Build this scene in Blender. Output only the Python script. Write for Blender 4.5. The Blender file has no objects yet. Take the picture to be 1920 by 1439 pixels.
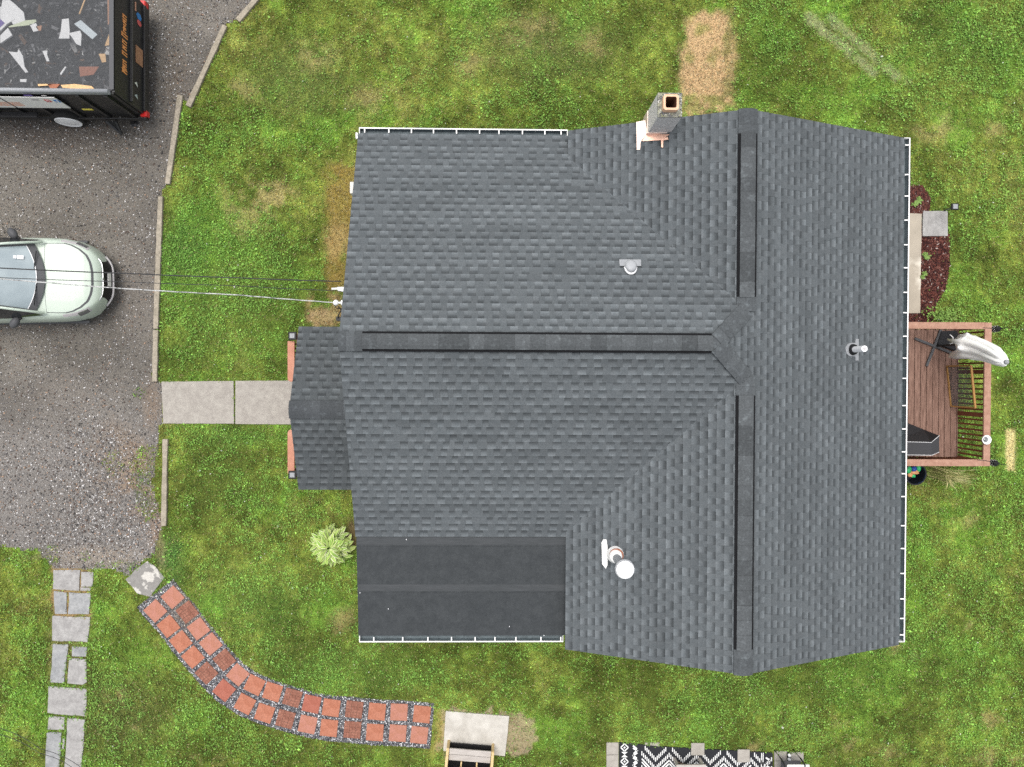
import bpy, bmesh, math, random
import numpy as np
from mathutils import Vector, Matrix, Quaternion
random.seed(7)
RNG = np.random.default_rng(11)
C = bpy.context.scene.collection
R = math.radians

# ------------------------------------------------------------------ camera
CAM_H, RX, RY, YAW = 16.3, -0.0110, -0.0176, 0.0048
F, CX, CY = 1331.0, 960.0, 719.5
def _rot():
    Rz = Matrix.Rotation(YAW, 3, 'Z'); Rx = Matrix.Rotation(RX, 3, 'X'); Ry = Matrix.Rotation(RY, 3, 'Y')
    return Rz @ Rx @ Ry
ROT = _rot()
cd = bpy.data.cameras.new('camera'); cam = bpy.data.objects.new('camera', cd); C.objects.link(cam)
cam.location = (0, 0, CAM_H); cam.rotation_euler = ROT.to_euler()
cd.sensor_fit = 'HORIZONTAL'; cd.sensor_width = 36.0; cd.lens = F / 1920 * 36.0
cd.clip_end = 2000; cd.clip_start = 0.1
bpy.context.scene.camera = cam
def u(px, py, z=0.0):
    """where the sight line of a photograph pixel meets the height z"""
    d = ROT @ Vector(((px - CX) / F, -(py - CY) / F, -1.0))
    t = (z - CAM_H) / d.z
    return Vector((d.x * t, d.y * t, z))
RN = np.array(ROT)
def to_px(x, y, z=0.0):
    p = np.stack([x, y, np.full_like(x, z - CAM_H)], -1) @ RN
    return CX + F * p[..., 0] / -p[..., 2], CY - F * p[..., 1] / -p[..., 2]

# ------------------------------------------------------------------ world, sun, exposure
SUN_EL, SUN_AZ = 75.0, 115.0         # azimuth: direction the light comes from, degrees from +X towards +Y
sc = bpy.context.scene
w = bpy.data.worlds.new("World"); sc.world = w; w.use_nodes = True
nt = w.node_tree; nt.nodes.clear()
sky = nt.nodes.new('ShaderNodeTexSky'); sky.sky_type = 'NISHITA'; sky.sun_disc = False
sky.sun_elevation = R(SUN_EL); sky.sun_rotation = R(90 - SUN_AZ)
sky.dust_density = 4.0; sky.air_density = 1.0; sky.ozone_density = 1.0
hs = nt.nodes.new('ShaderNodeHueSaturation'); hs.inputs['Saturation'].default_value = 0.30
bg = nt.nodes.new('ShaderNodeBackground'); bg.inputs['Strength'].default_value = 0.15
wo = nt.nodes.new('ShaderNodeOutputWorld')
nt.links.new(sky.outputs[0], hs.inputs['Color']); nt.links.new(hs.outputs[0], bg.inputs['Color']); nt.links.new(bg.outputs[0], wo.inputs[0])
sl = bpy.data.lights.new('sun', 'SUN'); sl.energy = 1.1; sl.angle = R(36); sl.color = (1.0, 0.965, 0.92)
so = bpy.data.objects.new('sun', sl); C.objects.link(so)
sd = Vector((math.cos(R(SUN_EL)) * math.cos(R(SUN_AZ)), math.cos(R(SUN_EL)) * math.sin(R(SUN_AZ)), math.sin(R(SUN_EL))))
so.rotation_euler = sd.to_track_quat('Z', 'Y').to_euler(); so.location = sd * 60
sc.view_settings.view_transform = 'Standard'; sc.view_settings.look = 'None'
sc.view_settings.exposure = 0.62; sc.view_settings.gamma = 1.0
sc.render.engine = 'CYCLES'
sc.cycles.max_bounces = 6; sc.cycles.diffuse_bounces = 3; sc.cycles.glossy_bounces = 3
sc.cycles.transparent_max_bounces = 6; sc.cycles.transmission_bounces = 4
sc.cycles.use_denoising = False

# ------------------------------------------------------------------ materials
def mat(name, col, rough=0.8, metal=0.0, noise=0.0, scale=20.0, col2=None, bump=0.0, bscale=None, attr=False, spec=0.3, detail=4.0, stretch=None, coat=0.0, fac=(0.35, 0.65)):
    m = bpy.data.materials.new(name); m.use_nodes = True
    n = m.node_tree; L = n.links.new
    b = n.nodes['Principled BSDF']
    b.inputs['Roughness'].default_value = rough; b.inputs['Metallic'].default_value = metal
    b.inputs['Specular IOR Level'].default_value = spec
    if coat: b.inputs['Coat Weight'].default_value = coat; b.inputs['Coat Roughness'].default_value = 0.05
    c4 = (*col, 1)
    tc = n.nodes.new('ShaderNodeTexCoord'); src = tc.outputs['Object']
    if stretch:
        mp = n.nodes.new('ShaderNodeMapping'); mp.inputs['Scale'].default_value = stretch
        L(src, mp.inputs[0]); src = mp.outputs[0]
    def nz(s, d=detail):
        t = n.nodes.new('ShaderNodeTexNoise'); t.inputs['Scale'].default_value = s; t.inputs['Detail'].default_value = d
        t.inputs['Roughness'].default_value = 0.62; L(src, t.inputs['Vector']); return t
    out = None
    if attr:
        a = n.nodes.new('ShaderNodeVertexColor'); a.layer_name = 'Col'; out = a.outputs['Color']
    if col2 is not None:
        t = nz(scale); mr = n.nodes.new('ShaderNodeMapRange')
        mr.inputs['From Min'].default_value = fac[0]; mr.inputs['From Max'].default_value = fac[1]
        L(t.outputs['Fac'], mr.inputs['Value'])
        mx = n.nodes.new('ShaderNodeMix'); mx.data_type = 'RGBA'
        mx.inputs['A'].default_value = c4; mx.inputs['B'].default_value = (*col2, 1)
        L(mr.outputs[0], mx.inputs['Factor'])
        if out is not None:
            mm = n.nodes.new('ShaderNodeMix'); mm.data_type = 'RGBA'; mm.blend_type = 'MULTIPLY'; mm.inputs['Factor'].default_value = 1
            L(out, mm.inputs['A']); L(mx.outputs['Result'], mm.inputs['B']); out = mm.outputs['Result']
        else: out = mx.outputs['Result']
    if noise > 0:
        t = nz(scale * 4.3, 5); mr = n.nodes.new('ShaderNodeMapRange')
        mr.inputs['From Min'].default_value = 0.25; mr.inputs['From Max'].default_value = 0.75
        mr.inputs['To Min'].default_value = 1 - noise; mr.inputs['To Max'].default_value = 1 + noise
        L(t.outputs['Fac'], mr.inputs['Value'])
        mm = n.nodes.new('ShaderNodeMix'); mm.data_type = 'RGBA'; mm.blend_type = 'MULTIPLY'; mm.inputs['Factor'].default_value = 1
        mm.inputs['A'].default_value = c4
        if out is not None: L(out, mm.inputs['A'])
        L(mr.outputs[0], mm.inputs['B']); out = mm.outputs['Result']
    if out is not None: L(out, b.inputs['Base Color'])
    else: b.inputs['Base Color'].default_value = c4
    if bump > 0:
        t = nz(bscale or scale * 3, 6)
        bp = n.nodes.new('ShaderNodeBump'); bp.inputs['Strength'].default_value = min(1, bump); bp.inputs['Distance'].default_value = 0.01
        L(t.outputs['Fac'], bp.inputs['Height']); L(bp.outputs[0], b.inputs['Normal'])
    return m
M = {}
M['lawn'] = mat('lawn_soil', (1, 1, 1), 1, attr=True, noise=0.45, scale=9, spec=0)
M['grass'] = mat('grass_blades', (1, 1, 1), 0.7, attr=True, spec=0.15)
M['gravel'] = mat('gravel_ground', (1, 1, 1), 0.95, attr=True, noise=0.55, scale=10, bump=0.8, bscale=55, spec=0.15)
M['stone'] = mat('gravel_stone', (1, 1, 1), 0.85, attr=True, noise=0.15, scale=30, spec=0.2)
M['shingle'] = mat('asphalt_shingle', (1, 1, 1), 0.95, attr=True, noise=0.26, scale=11, col2=(0.88, 0.90, 0.91), spec=0.1, bump=0.15, bscale=130)
M['capshingle'] = mat('worn_cap_shingle', (1, 1, 1), 0.95, attr=True, noise=0.3, scale=9, col2=(1.75, 1.8, 1.8), spec=0.1, fac=(0.54, 0.78), detail=6)
M['membrane'] = mat('rubber_membrane', (0.034, 0.038, 0.0405), 0.75, noise=0.2, scale=6, col2=(0.045, 0.0495, 0.052), spec=0.25)
M['lap'] = mat('pale_membrane_lap', (0.044, 0.0485, 0.051), 0.7, noise=0.2, scale=4, col2=(0.054, 0.058, 0.061), stretch=(.4, 3, 1))  # slightly paler than the membrane, for the strips along its seams
M['deck_under'] = mat('roof_edge', (0.06, 0.062, 0.066), 0.9)
M['white'] = mat('white_paint', (0.80, 0.79, 0.76), 0.5, noise=0.06, scale=3)
M['pvc'] = mat('white_plastic', (0.85, 0.85, 0.85), 0.4)
M['siding'] = mat('pale_siding', (0.62, 0.60, 0.55), 0.7, noise=0.05, scale=2)
M['gutter_in'] = mat('gutter_trough', (0.10, 0.125, 0.135), 0.6, noise=0.35, scale=3)
M['black'] = mat('black_plastic', (0.012, 0.012, 0.013), 0.5, noise=0.2, scale=8)
M['blackmetal'] = mat('black_painted_steel', (0.018, 0.018, 0.019), 0.38, noise=0.45, scale=3, spec=0.5, bump=0.05)
M['greymetal'] = mat('dull_galvanised', (0.28, 0.29, 0.30), 0.45, noise=0.2, scale=6)
M['copper'] = mat('bright_copper', (0.80, 0.50, 0.38), 0.38, metal=0.75, noise=0.18, scale=10)
M['copper_pale'] = mat('pale_copper_flashing', (0.90, 0.72, 0.62), 0.45, metal=0.35, noise=0.08, scale=9)
M['brick_grey'] = mat('chimney_grey_brick', (0.50, 0.485, 0.46), 0.9, noise=0.3, scale=10, col2=(0.64, 0.62, 0.59), stretch=(1, 1, 6), bump=0.3)
M['mossy'] = mat('mossy_mortar', (0.10, 0.10, 0.105), 0.95, noise=0.6, scale=16, col2=(0.30, 0.30, 0.22), bump=0.5)
M['clay'] = mat('clay_flue', (0.66, 0.40, 0.25), 0.8, noise=0.12, scale=9, col2=(0.72, 0.48, 0.32))
M['soot'] = mat('sooty_flue', (0.16, 0.065, 0.035), 0.9, noise=0.3, scale=9)
M['concrete'] = mat('concrete', (0.29, 0.265, 0.235), 0.9, noise=0.18, scale=7, col2=(0.36, 0.335, 0.295), bump=0.25, bscale=90)
M['concrete_pale'] = mat('pale_concrete', (0.42, 0.395, 0.35), 0.9, noise=0.10, scale=3, col2=(0.54, 0.515, 0.465), bump=0.15, bscale=80)
M['concrete_tan'] = mat('tan_concrete', (0.37, 0.325, 0.26), 0.9, noise=0.1, scale=0.8, col2=(0.62, 0.57, 0.48), bump=0.2, bscale=80, fac=(0.48, 0.56))
M['concrete_chip'] = mat('chipped_concrete', (0.23, 0.22, 0.205), 0.9, noise=0.15, scale=3.2, col2=(0.48, 0.46, 0.42), bump=0.4, bscale=40, fac=(0.52, 0.57))
M['kerb'] = mat('old_concrete_edging', (0.36, 0.315, 0.25), 0.95, noise=0.3, scale=6, col2=(0.26, 0.23, 0.175), bump=0.5, bscale=45)
M['flag_a'] = mat('grey_bluestone', (0.26, 0.25, 0.24), 0.85, noise=0.2, scale=5, col2=(0.345, 0.335, 0.32), bump=0.35, bscale=18)
M['flag_b'] = mat('blue_bluestone', (0.225, 0.23, 0.232), 0.85, noise=0.2, scale=5, col2=(0.31, 0.312, 0.308), bump=0.35, bscale=18)
M['paver_grey'] = mat('grey_concrete_paver', (0.31, 0.285, 0.25), 0.9, noise=0.12, scale=10, col2=(0.37, 0.345, 0.305), bump=0.2)
M['paver_red'] = mat('red_concrete_paver', (0.325, 0.118, 0.068), 0.9, noise=0.18, scale=5, col2=(0.40, 0.165, 0.105), bump=0.25, bscale=70)
M['paver_red1'] = mat('red_concrete_paver_b', (0.29, 0.092, 0.060), 0.9, noise=0.16, scale=6, col2=(0.345, 0.122, 0.085), bump=0.25, bscale=70)
M['paver_red2'] = mat('red_concrete_paver_c', (0.35, 0.15, 0.095), 0.9, noise=0.16, scale=6, col2=(0.40, 0.18, 0.135), bump=0.25, bscale=70)
M['paver_brick'] = mat('brick_pattern_paver', (0.19, 0.075, 0.05), 0.9, noise=0.35, scale=6, col2=(0.29, 0.13, 0.09), bump=0.25, bscale=60)
M['joint'] = mat('sandy_joint', (0.17, 0.085, 0.06), 0.95, noise=0.3, scale=20)
M['deck'] = mat('stained_deck_board', (0.145, 0.082, 0.061), 0.75, noise=0.3, scale=4, col2=(0.255, 0.155, 0.118), stretch=(8, 0.8, 1), spec=0.2)
M['railcap'] = mat('pink_stained_rail', (0.31, 0.165, 0.115), 0.75, noise=0.22, scale=3, col2=(0.40, 0.235, 0.168), stretch=(3, 3, 3))
M['rail_orange'] = mat('orange_stained_rail', (0.45, 0.20, 0.13), 0.7, noise=0.15, scale=3, col2=(0.52, 0.26, 0.18))
M['railside'] = mat('dark_red_stain', (0.17, 0.055, 0.028), 0.75, noise=0.25, scale=5)
M['wood_pale'] = mat('yellow_pine', (0.55, 0.40, 0.19), 0.8, noise=0.2, scale=4, col2=(0.64, 0.48, 0.26), stretch=(2, 6, 2))
M['wood_grey'] = mat('weathered_grey_tread', (0.38, 0.345, 0.315), 0.85, noise=0.1, scale=3, col2=(0.47, 0.435, 0.40), stretch=(1, 8, 1))
M['wood_gate'] = mat('varnished_gate_wood', (0.36, 0.19, 0.06), 0.6, noise=0.2, scale=5)
M['rust'] = mat('rusty_brown_wood', (0.30, 0.12, 0.07), 0.85, noise=0.3, scale=8)
M['fabric_white'] = mat('white_canvas', (0.88, 0.87, 0.85), 0.9, noise=0.08, scale=8)
M['fabric_black'] = mat('black_cover_cloth', (0.022, 0.022, 0.024), 0.8, noise=0.2, scale=12)
M['fabric_char'] = mat('charcoal_cover_cloth', (0.045, 0.045, 0.048), 0.85, noise=0.15, scale=12)
M['piping'] = mat('pale_piping', (0.62, 0.62, 0.62), 0.7)
M['carpaint'] = mat('sage_car_paint', (0.46, 0.53, 0.45), 0.35, noise=0.02, scale=2, spec=0.4, coat=0.15)
M['glass'] = mat('tinted_windscreen', (0.24, 0.29, 0.31), 0.08, spec=0.7, col2=(0.33, 0.385, 0.40), scale=1.6)
M['glassdark'] = mat('dark_side_glass', (0.02, 0.022, 0.024), 0.06, spec=0.8)
M['trim'] = mat('dark_grey_trim', (0.075, 0.076, 0.08), 0.55, noise=0.12, scale=10)
M['chrome'] = mat('chrome', (0.75, 0.75, 0.76), 0.15, metal=1.0)
M['lens'] = mat('headlamp_lens', (0.10, 0.105, 0.11), 0.08, spec=0.9, coat=0.8)
M['red'] = mat('red_lens', (0.62, 0.02, 0.018), 0.25, spec=0.6)
M['rubber'] = mat('tyre_rubber', (0.02, 0.02, 0.02), 0.85, noise=0.2, scale=20)
M['orange'] = mat('orange_vinyl', (0.80, 0.33, 0.12), 0.5)
M['salmon'] = mat('faded_orange_vinyl', (0.80, 0.42, 0.30), 0.5)
M['blue'] = mat('blue_vinyl', (0.05, 0.22, 0.55), 0.5)
M['pink'] = mat('red_vinyl', (0.62, 0.12, 0.12), 0.5)
M['purple'] = mat('purple_vinyl', (0.13, 0.09, 0.30), 0.5)
M['yellow'] = mat('yellow_sticker', (0.80, 0.68, 0.10), 0.5)
M['greyvinyl'] = mat('grey_vinyl', (0.45, 0.43, 0.43), 0.5)
M['wire'] = mat('black_cable', (0.04, 0.04, 0.042), 0.6)
M['cable'] = mat('grey_twisted_cable', (0.50, 0.50, 0.49), 0.5, noise=0.5, scale=9, col2=(0.20, 0.20, 0.20), fac=(0.5, 0.6))
M['bluetub'] = mat('blue_plastic_tub', (0.05, 0.17, 0.42), 0.4)
M['tubin'] = mat('dark_tub_inside', (0.010, 0.013, 0.02), 0.6)
M['toygreen'] = mat('green_plastic', (0.04, 0.42, 0.14), 0.4, noise=0.3, scale=8)
M['toyblue'] = mat('blue_plastic', (0.03, 0.07, 0.32), 0.4, noise=0.3, scale=8)
M['toyorange'] = mat('peach_plastic', (0.66, 0.33, 0.15), 0.5, noise=0.2, scale=8)
M['rug'] = mat('black_woven_rug', (0.022, 0.023, 0.027), 0.95, noise=0.25, scale=25)
M['rugw'] = mat('white_woven_pattern', (0.74, 0.74, 0.72), 0.95, noise=0.12, scale=25)
M['rugedge'] = mat('brown_rug_binding', (0.17, 0.11, 0.075), 0.95, noise=0.4, scale=14)
M['leaf'] = mat('leaf', (1, 1, 1), 0.6, attr=True, spec=0.25)
M['mulch'] = mat('red_mulch_ground', (0.055, 0.022, 0.018), 1, noise=0.5, scale=14, col2=(0.10, 0.035, 0.028))
M['debris'] = mat('torn_shingle_rubble', (1, 1, 1), 0.95, attr=True, noise=0.35, scale=6, spec=0.15)
M['foam'] = mat('white_torn_sheet', (0.72, 0.72, 0.71), 0.7, noise=0.1, scale=5)
M['foamgreen'] = mat('pale_green_board', (0.55, 0.60, 0.42), 0.7, noise=0.1, scale=5)
M['ply'] = mat('raw_broken_wood', (0.62, 0.40, 0.20), 0.8, noise=0.25, scale=7)
M['brownwood'] = mat('brown_broken_wood', (0.38, 0.20, 0.12), 0.85, noise=0.3, scale=6)
M['metalblue'] = mat('pale_blue_sheet', (0.52, 0.58, 0.60), 0.5, noise=0.1, scale=5)
m = mat('mesh_tarp', (0.16, 0.165, 0.17), 0.9); M['tarp'] = m
n_ = m.node_tree; tr = n_.nodes.new('ShaderNodeBsdfTransparent'); ms = n_.nodes.new('ShaderNodeMixShader'); ms.inputs[0].default_value = 0.34
n_.links.new(tr.outputs[0], ms.inputs[1]); n_.links.new(n_.nodes['Principled BSDF'].outputs[0], ms.inputs[2])
n_.links.new(ms.outputs[0], n_.nodes['Material Output'].inputs[0])

# ------------------------------------------------------------------ mesh helpers
class MB:
    def __init__(s): s.v = []; s.f = []; s.c = []
    def add(s, vs, fs, col=None):
        o = len(s.v); s.v += [tuple(v) for v in vs]; s.f += [tuple(i + o for i in f) for f in fs]
        s.c += [col or (1, 1, 1)] * len(vs)
    def box(s, a, b, col=None):
        x0, y0, z0 = a; x1, y1, z1 = b
        s.add([(x0,y0,z0),(x1,y0,z0),(x1,y1,z0),(x0,y1,z0),(x0,y0,z1),(x1,y0,z1),(x1,y1,z1),(x0,y1,z1)],
              [(0,3,2,1),(4,5,6,7),(0,1,5,4),(1,2,6,5),(2,3,7,6),(3,0,4,7)], col)
    def bar(s, p, q, wd, h, up=(0,0,1), col=None):
        p = Vector(p); q = Vector(q); d = (q - p).normalized(); up = Vector(up)
        sx = d.cross(up)
        if sx.length < 1e-4: sx = Vector((1,0,0))
        sx = sx.normalized() * wd / 2; uy = sx.cross(d).normalized() * h / 2
        vs = [p-sx-uy, p+sx-uy, p+sx+uy, p-sx+uy, q-sx-uy, q+sx-uy, q+sx+uy, q-sx+uy]
        s.add(vs, [(0,1,2,3),(4,7,6,5),(0,4,5,1),(1,5,6,2),(2,6,7,3),(3,7,4,0)], col)
    def prism(s, poly, z0, z1, col=None):
        """poly: list of (x,y) or Vector, straight up from z0 to z1"""
        n = len(poly); A = sum(poly[i][0]*poly[(i+1)%n][1]-poly[(i+1)%n][0]*poly[i][1] for i in range(n))
        if A < 0: poly = poly[::-1]
        vs = [(p[0],p[1],z0) for p in poly] + [(p[0],p[1],z1) for p in poly]
        s.add(vs, [tuple(range(n-1,-1,-1)), tuple(range(n,2*n))] + [(i,(i+1)%n,n+(i+1)%n,n+i) for i in range(n)], col)
    def slab(s, poly3, thick, col=None):
        """poly3: planar 3-D polygon, top face; extruded down by thick"""
        n = len(poly3); A = sum(poly3[i][0]*poly3[(i+1)%n][1]-poly3[(i+1)%n][0]*poly3[i][1] for i in range(n))
        if A < 0: poly3 = poly3[::-1]
        vs = [(p[0],p[1],p[2]-thick) for p in poly3] + [tuple(p) for p in poly3]
        s.add(vs, [tuple(range(n-1,-1,-1)), tuple(range(n,2*n))] + [(i,(i+1)%n,n+(i+1)%n,n+i) for i in range(n)], col)
    def cyl(s, p, q, r0, r1=None, n=16, cap=True, col=None):
        r1 = r0 if r1 is None else r1
        p = Vector(p); q = Vector(q); d = (q - p).normalized()
        a = d.orthogonal().normalized(); b = d.cross(a)
        vs = [];
        for c, r in ((p, r0), (q, r1)):
            vs += [c + (a*math.cos(2*math.pi*i/n) + b*math.sin(2*math.pi*i/n))*r for i in range(n)]
        fs = [(i,(i+1)%n,n+(i+1)%n,n+i) for i in range(n)]
        if cap: fs += [tuple(range(n-1,-1,-1)), tuple(range(n,2*n))]
        s.add(vs, fs, col)
    def tube(s, pts, r, n=8, col=None):
        pts = [Vector(p) for p in pts]; vs = []; fs = []
        for i, p in enumerate(pts):
            d = (pts[min(i+1,len(pts)-1)] - pts[max(i-1,0)]).normalized()
            a = d.cross(Vector((0,0,1)))
            a = a.normalized() if a.length > 1e-3 else Vector((1,0,0)); b = a.cross(d)
            rr = r[i] if isinstance(r, (list, tuple)) else r
            vs += [p + (a*math.cos(2*math.pi*k/n) + b*math.sin(2*math.pi*k/n))*rr for k in range(n)]
        for i in range(len(pts)-1):
            fs += [(i*n+k, i*n+(k+1)%n, (i+1)*n+(k+1)%n, (i+1)*n+k) for k in range(n)]
        fs += [tuple(range(n-1,-1,-1)), tuple((len(pts)-1)*n+k for k in range(n))]
        s.add(vs, fs, col)
    def lathe(s, c, prof, n=24, col=None, ax=None, cap=True):
        """prof: list of (r,z) up the axis from c"""
        c = Vector(c); ax = Vector(ax or (0,0,1)).normalized(); a = ax.orthogonal().normalized(); b = ax.cross(a)
        vs = []; fs = []
        for r, z in prof: vs += [c + ax*z + (a*math.cos(2*math.pi*k/n) + b*math.sin(2*math.pi*k/n))*r for k in range(n)]
        for i in range(len(prof)-1): fs += [(i*n+k, i*n+(k+1)%n, (i+1)*n+(k+1)%n, (i+1)*n+k) for k in range(n)]
        if cap and prof[0][0] > 1e-4: fs.append(tuple(range(n-1,-1,-1)))
        if cap and prof[-1][0] > 1e-4: fs.append(tuple((len(prof)-1)*n+k for k in range(n)))
        s.add(vs, fs, col)
    def ball(s, c, r, n=12, sq=(1,1,1), col=None):
        vs = []; fs = []; m = n//2
        for i in range(m+1):
            t = math.pi*i/m
            for k in range(n):
                p = 2*math.pi*k/n
                vs.append((c[0]+r*sq[0]*math.sin(t)*math.cos(p), c[1]+r*sq[1]*math.sin(t)*math.sin(p), c[2]+r*sq[2]*math.cos(t)))
        for i in range(m):
            for k in range(n): fs.append((i*n+k, (i+1)*n+k, (i+1)*n+(k+1)%n, i*n+(k+1)%n))
        s.add(vs, fs, col)
    def build(s, name, material, parent=None, smooth=False, bevel=0.0, label=None):
        me = bpy.data.meshes.new(name); me.from_pydata(s.v, [], s.f); me.update()
        me.materials.append(material)
        if material in (M['stone'], M['leaf'], M['debris'], M['shingle'], M['gravel'], M['lawn'], M['grass'], M['capshingle']):
            a = me.color_attributes.new('Col', 'FLOAT_COLOR', 'POINT')
            a.data.foreach_set('color', np.array([(*c, 1) for c in s.c], 'f').ravel())
        if smooth: me.shade_smooth()
        o = bpy.data.objects.new(name, me); C.objects.link(o)
        if parent: o.parent = parent
        if bevel:
            b = o.modifiers.new('bevel', 'BEVEL'); b.width = bevel; b.segments = 2; b.limit_method = 'ANGLE'
        if label: o['label'] = label
        return o
def tag(o, label, cat, group=None):
    o['label'] = label; o['category'] = cat
    if group: o['group'] = group
    return o
def thing(name, label, cat, loc=(0,0,0), rz=0.0, group=None):
    o = bpy.data.objects.new(name, None); C.objects.link(o); o.empty_display_size = 0.2
    o.location = loc; o.rotation_euler = (0,0,rz)
    return tag(o, label, cat, group)
def struct(o, kind='structure'): o['kind'] = kind; return o
def local(root, mb):
    """turn world-space vertices of a builder into the frame of its thing"""
    inv = (Matrix.Translation(root.location) @ root.rotation_euler.to_matrix().to_4x4()).inverted()
    mb.v = [tuple(inv @ Vector(v)) for v in mb.v]; return mb
def part(root, mb, name, material, **k): return local(root, mb).build(name, material, root, **k)
def sub(root, p, mb, name, material, **k): return local(root, mb).build(name, material, p, **k)
def big_mesh(name, verts, tris, cols, material):
    me = bpy.data.meshes.new(name); nv, nf = len(verts), len(tris)
    me.vertices.add(nv); me.vertices.foreach_set('co', verts.astype('f').ravel())
    k = tris.shape[1]
    me.loops.add(nf*k); me.loops.foreach_set('vertex_index', tris.astype('i').ravel())
    me.polygons.add(nf); me.polygons.foreach_set('loop_start', np.arange(0, nf*k, k, dtype='i'))
    me.update(calc_edges=True)
    a = me.color_attributes.new('Col', 'FLOAT_COLOR', 'POINT')
    a.data.foreach_set('color', np.concatenate([cols, np.ones((nv,1))], 1).astype('f').ravel())
    me.materials.append(material)
    o = bpy.data.objects.new(name, me); C.objects.link(o); return o
# value noise
_LAT = RNG.random((256, 256))
def vnoise(x, y, f, seed=0):
    x = x*f + seed*17.37; y = y*f + seed*9.71
    xi = np.floor(x).astype(int); yi = np.floor(y).astype(int); fx = x-xi; fy = y-yi
    fx = fx*fx*(3-2*fx); fy = fy*fy*(3-2*fy)
    g = lambda a, b: _LAT[a % 256, b % 256]
    return (g(xi,yi)*(1-fx)+g(xi+1,yi)*fx)*(1-fy) + (g(xi,yi+1)*(1-fx)+g(xi+1,yi+1)*fx)*fy
def fbm(x, y, f, seed=0, o=4):
    s = 0; a = 1; t = 0
    for i in range(o): s = s + a*vnoise(x, y, f*2.03**i, seed+i*3); t += a; a *= 0.55
    return s/t
def sst(x, a, b): t = np.clip((x-a)/(b-a), 0, 1); return t*t*(3-2*t)
def pip(px, py, poly):
    r = np.zeros(px.shape, bool); n = len(poly)
    for i in range(n):
        x0, y0 = poly[i][0], poly[i][1]; x1, y1 = poly[(i+1)%n][0], poly[(i+1)%n][1]
        if y0 == y1: continue
        c = ((y0 > py) != (y1 > py)) & (px < (x1-x0)*(py-y0)/(y1-y0) + x0); r ^= c
    return r
def seg_d(px, py, a, b):
    ax, ay = a; bx, by = b; t = np.clip(((px-ax)*(bx-ax)+(py-ay)*(by-ay))/((bx-ax)**2+(by-ay)**2), 0, 1)
    return np.hypot(px-ax-t*(bx-ax), py-ay-t*(by-ay))

# ------------------------------------------------------------------ house numbers (metres)
zE, xe, xr, xR, yT, yB = 2.8, 1.2651, 4.2458, 7.715, 4.5904, -5.1517
xL, yt, yr, yb, pp, qq = -2.6882, 4.5542, 0.5655, -3.0297, 0.3904, 0.3991
zr = zE + pp*(xR-xr); ze = zr - pp*(xr-xe); zlr = zE + qq*(yt-yr); zb = zlr - qq*(yr-yb)
yV1 = yr + (zlr-zr)/qq; yV2 = yr - (zlr-zr)/qq; xp = xR - (zlr-zE)/pp
fR = lambda x: zE + pp*(xR-x)
fL = lambda x: zr - pp*(xr-x)
fT = lambda y: zE + qq*(yt-y)
fB = lambda y: zlr - qq*(yr-y)

# ------------------------------------------------------------------ ground: lawn sheet
DRIVE = [(-400,-600),(600,-600),(560,-90),(482,-4),(440,40),(420,52),(352,196),(338,180),(312,345),(300,368),(288,716),(303,716),(306,795),(300,800),
         (296,850),(285,905),(300,960),(303,990),(290,1035),(262,1060),(240,1078),(205,1066),(178,1070),(100,1064),(70,1030),(30,1030),(-20,1018),(-400,1000)]
PAVER_U = [(323.5,1120.5),(351,1148),(372,1179.6),(395,1208),(420.5,1238),(445.7,1265.7),(477,1285),(511,1298),(548,1309),(584,1320.7),(621,1327.7),(664,1331),(706.7,1335),(748,1336),(791,1340)]
PAVER_D = [(291,1146),(315.7,1175),(338.7,1204),(361.4,1232.6),(387,1262.6),(420,1295),(459,1320.7),(496,1338),(535,1349),(576.7,1359),(616.7,1365.7),(660.7,1369),(702.7,1374),(745.7,1375.5),(786,1379)]
_mid = [((a[0]+b[0])/2, (a[1]+b[1])/2) for a, b in zip(PAVER_U, PAVER_D)]
def offs(pl, d):
    out = []
    for i, p in enumerate(pl):
        a = pl[max(i-1,0)]; b = pl[min(i+1,len(pl)-1)]; t = Vector((b[0]-a[0], b[1]-a[1])).normalized()
        out.append((p[0]-t[1]*d, p[1]+t[0]*d))
    return out
_ext = [(_mid[0][0]-16, _mid[0][1]-21)] + _mid + [(_mid[-1][0]+22, _mid[-1][1]+2)]
BED = offs(_ext, -43) + offs(_ext, 43)[::-1]
ZF = 1/3.434
FLAGS = [[(135,170),(308,168),(305,303),(135,292)], [(315,182),(397,184),(388,275),(315,275)], [(312,279),(380,281),(378,302),(312,302)],
 [(138,305),(225,312),(222,452),(148,450)], [(240,315),(378,318),(368,455),(232,452)], [(130,462),(375,475),(360,632),(128,625)],
 [(135,645),(235,650),(205,898),(118,892)], [(258,660),(355,662),(350,725),(258,725)], [(240,738),(350,742),(355,890),(325,908),(228,900)],
 [(105,918),(352,935),(345,1112),(98,1090)], [(105,1110),(210,1118),(205,1200),(100,1195)], [(228,1122),(342,1130),(312,1530),(205,1530)],
 [(95,1210),(192,1215),(172,1490),(80,1490)], [(196,1255),(212,1255),(205,1320),(194,1320)]]
FLAGS = [[(60+x*ZF, 1020+y*ZF) for x, y in q] for q in FLAGS]
CORNER = [(60+x*ZF, 1020+y*ZF) for x, y in [(745,108),(800,150),(850,220),(765,340),(680,325),(605,235),(670,165)]]
WALK1 = [(303,716),(438,714.5),(439,795),(306,794.5)]; WALK2 = [(441.5,714.5),(640,713),(640,797),(441.5,795.5)]
PAD = [(836,1334),(955,1343),(947,1418),(831,1408)]
KERBS = [((500,-26),(445,38)),((421,47),(352,199)),((337,178),(313,345)),((300,368),(291,617)),((291,619),(289,716)),((309,824),(306,987))]
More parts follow.
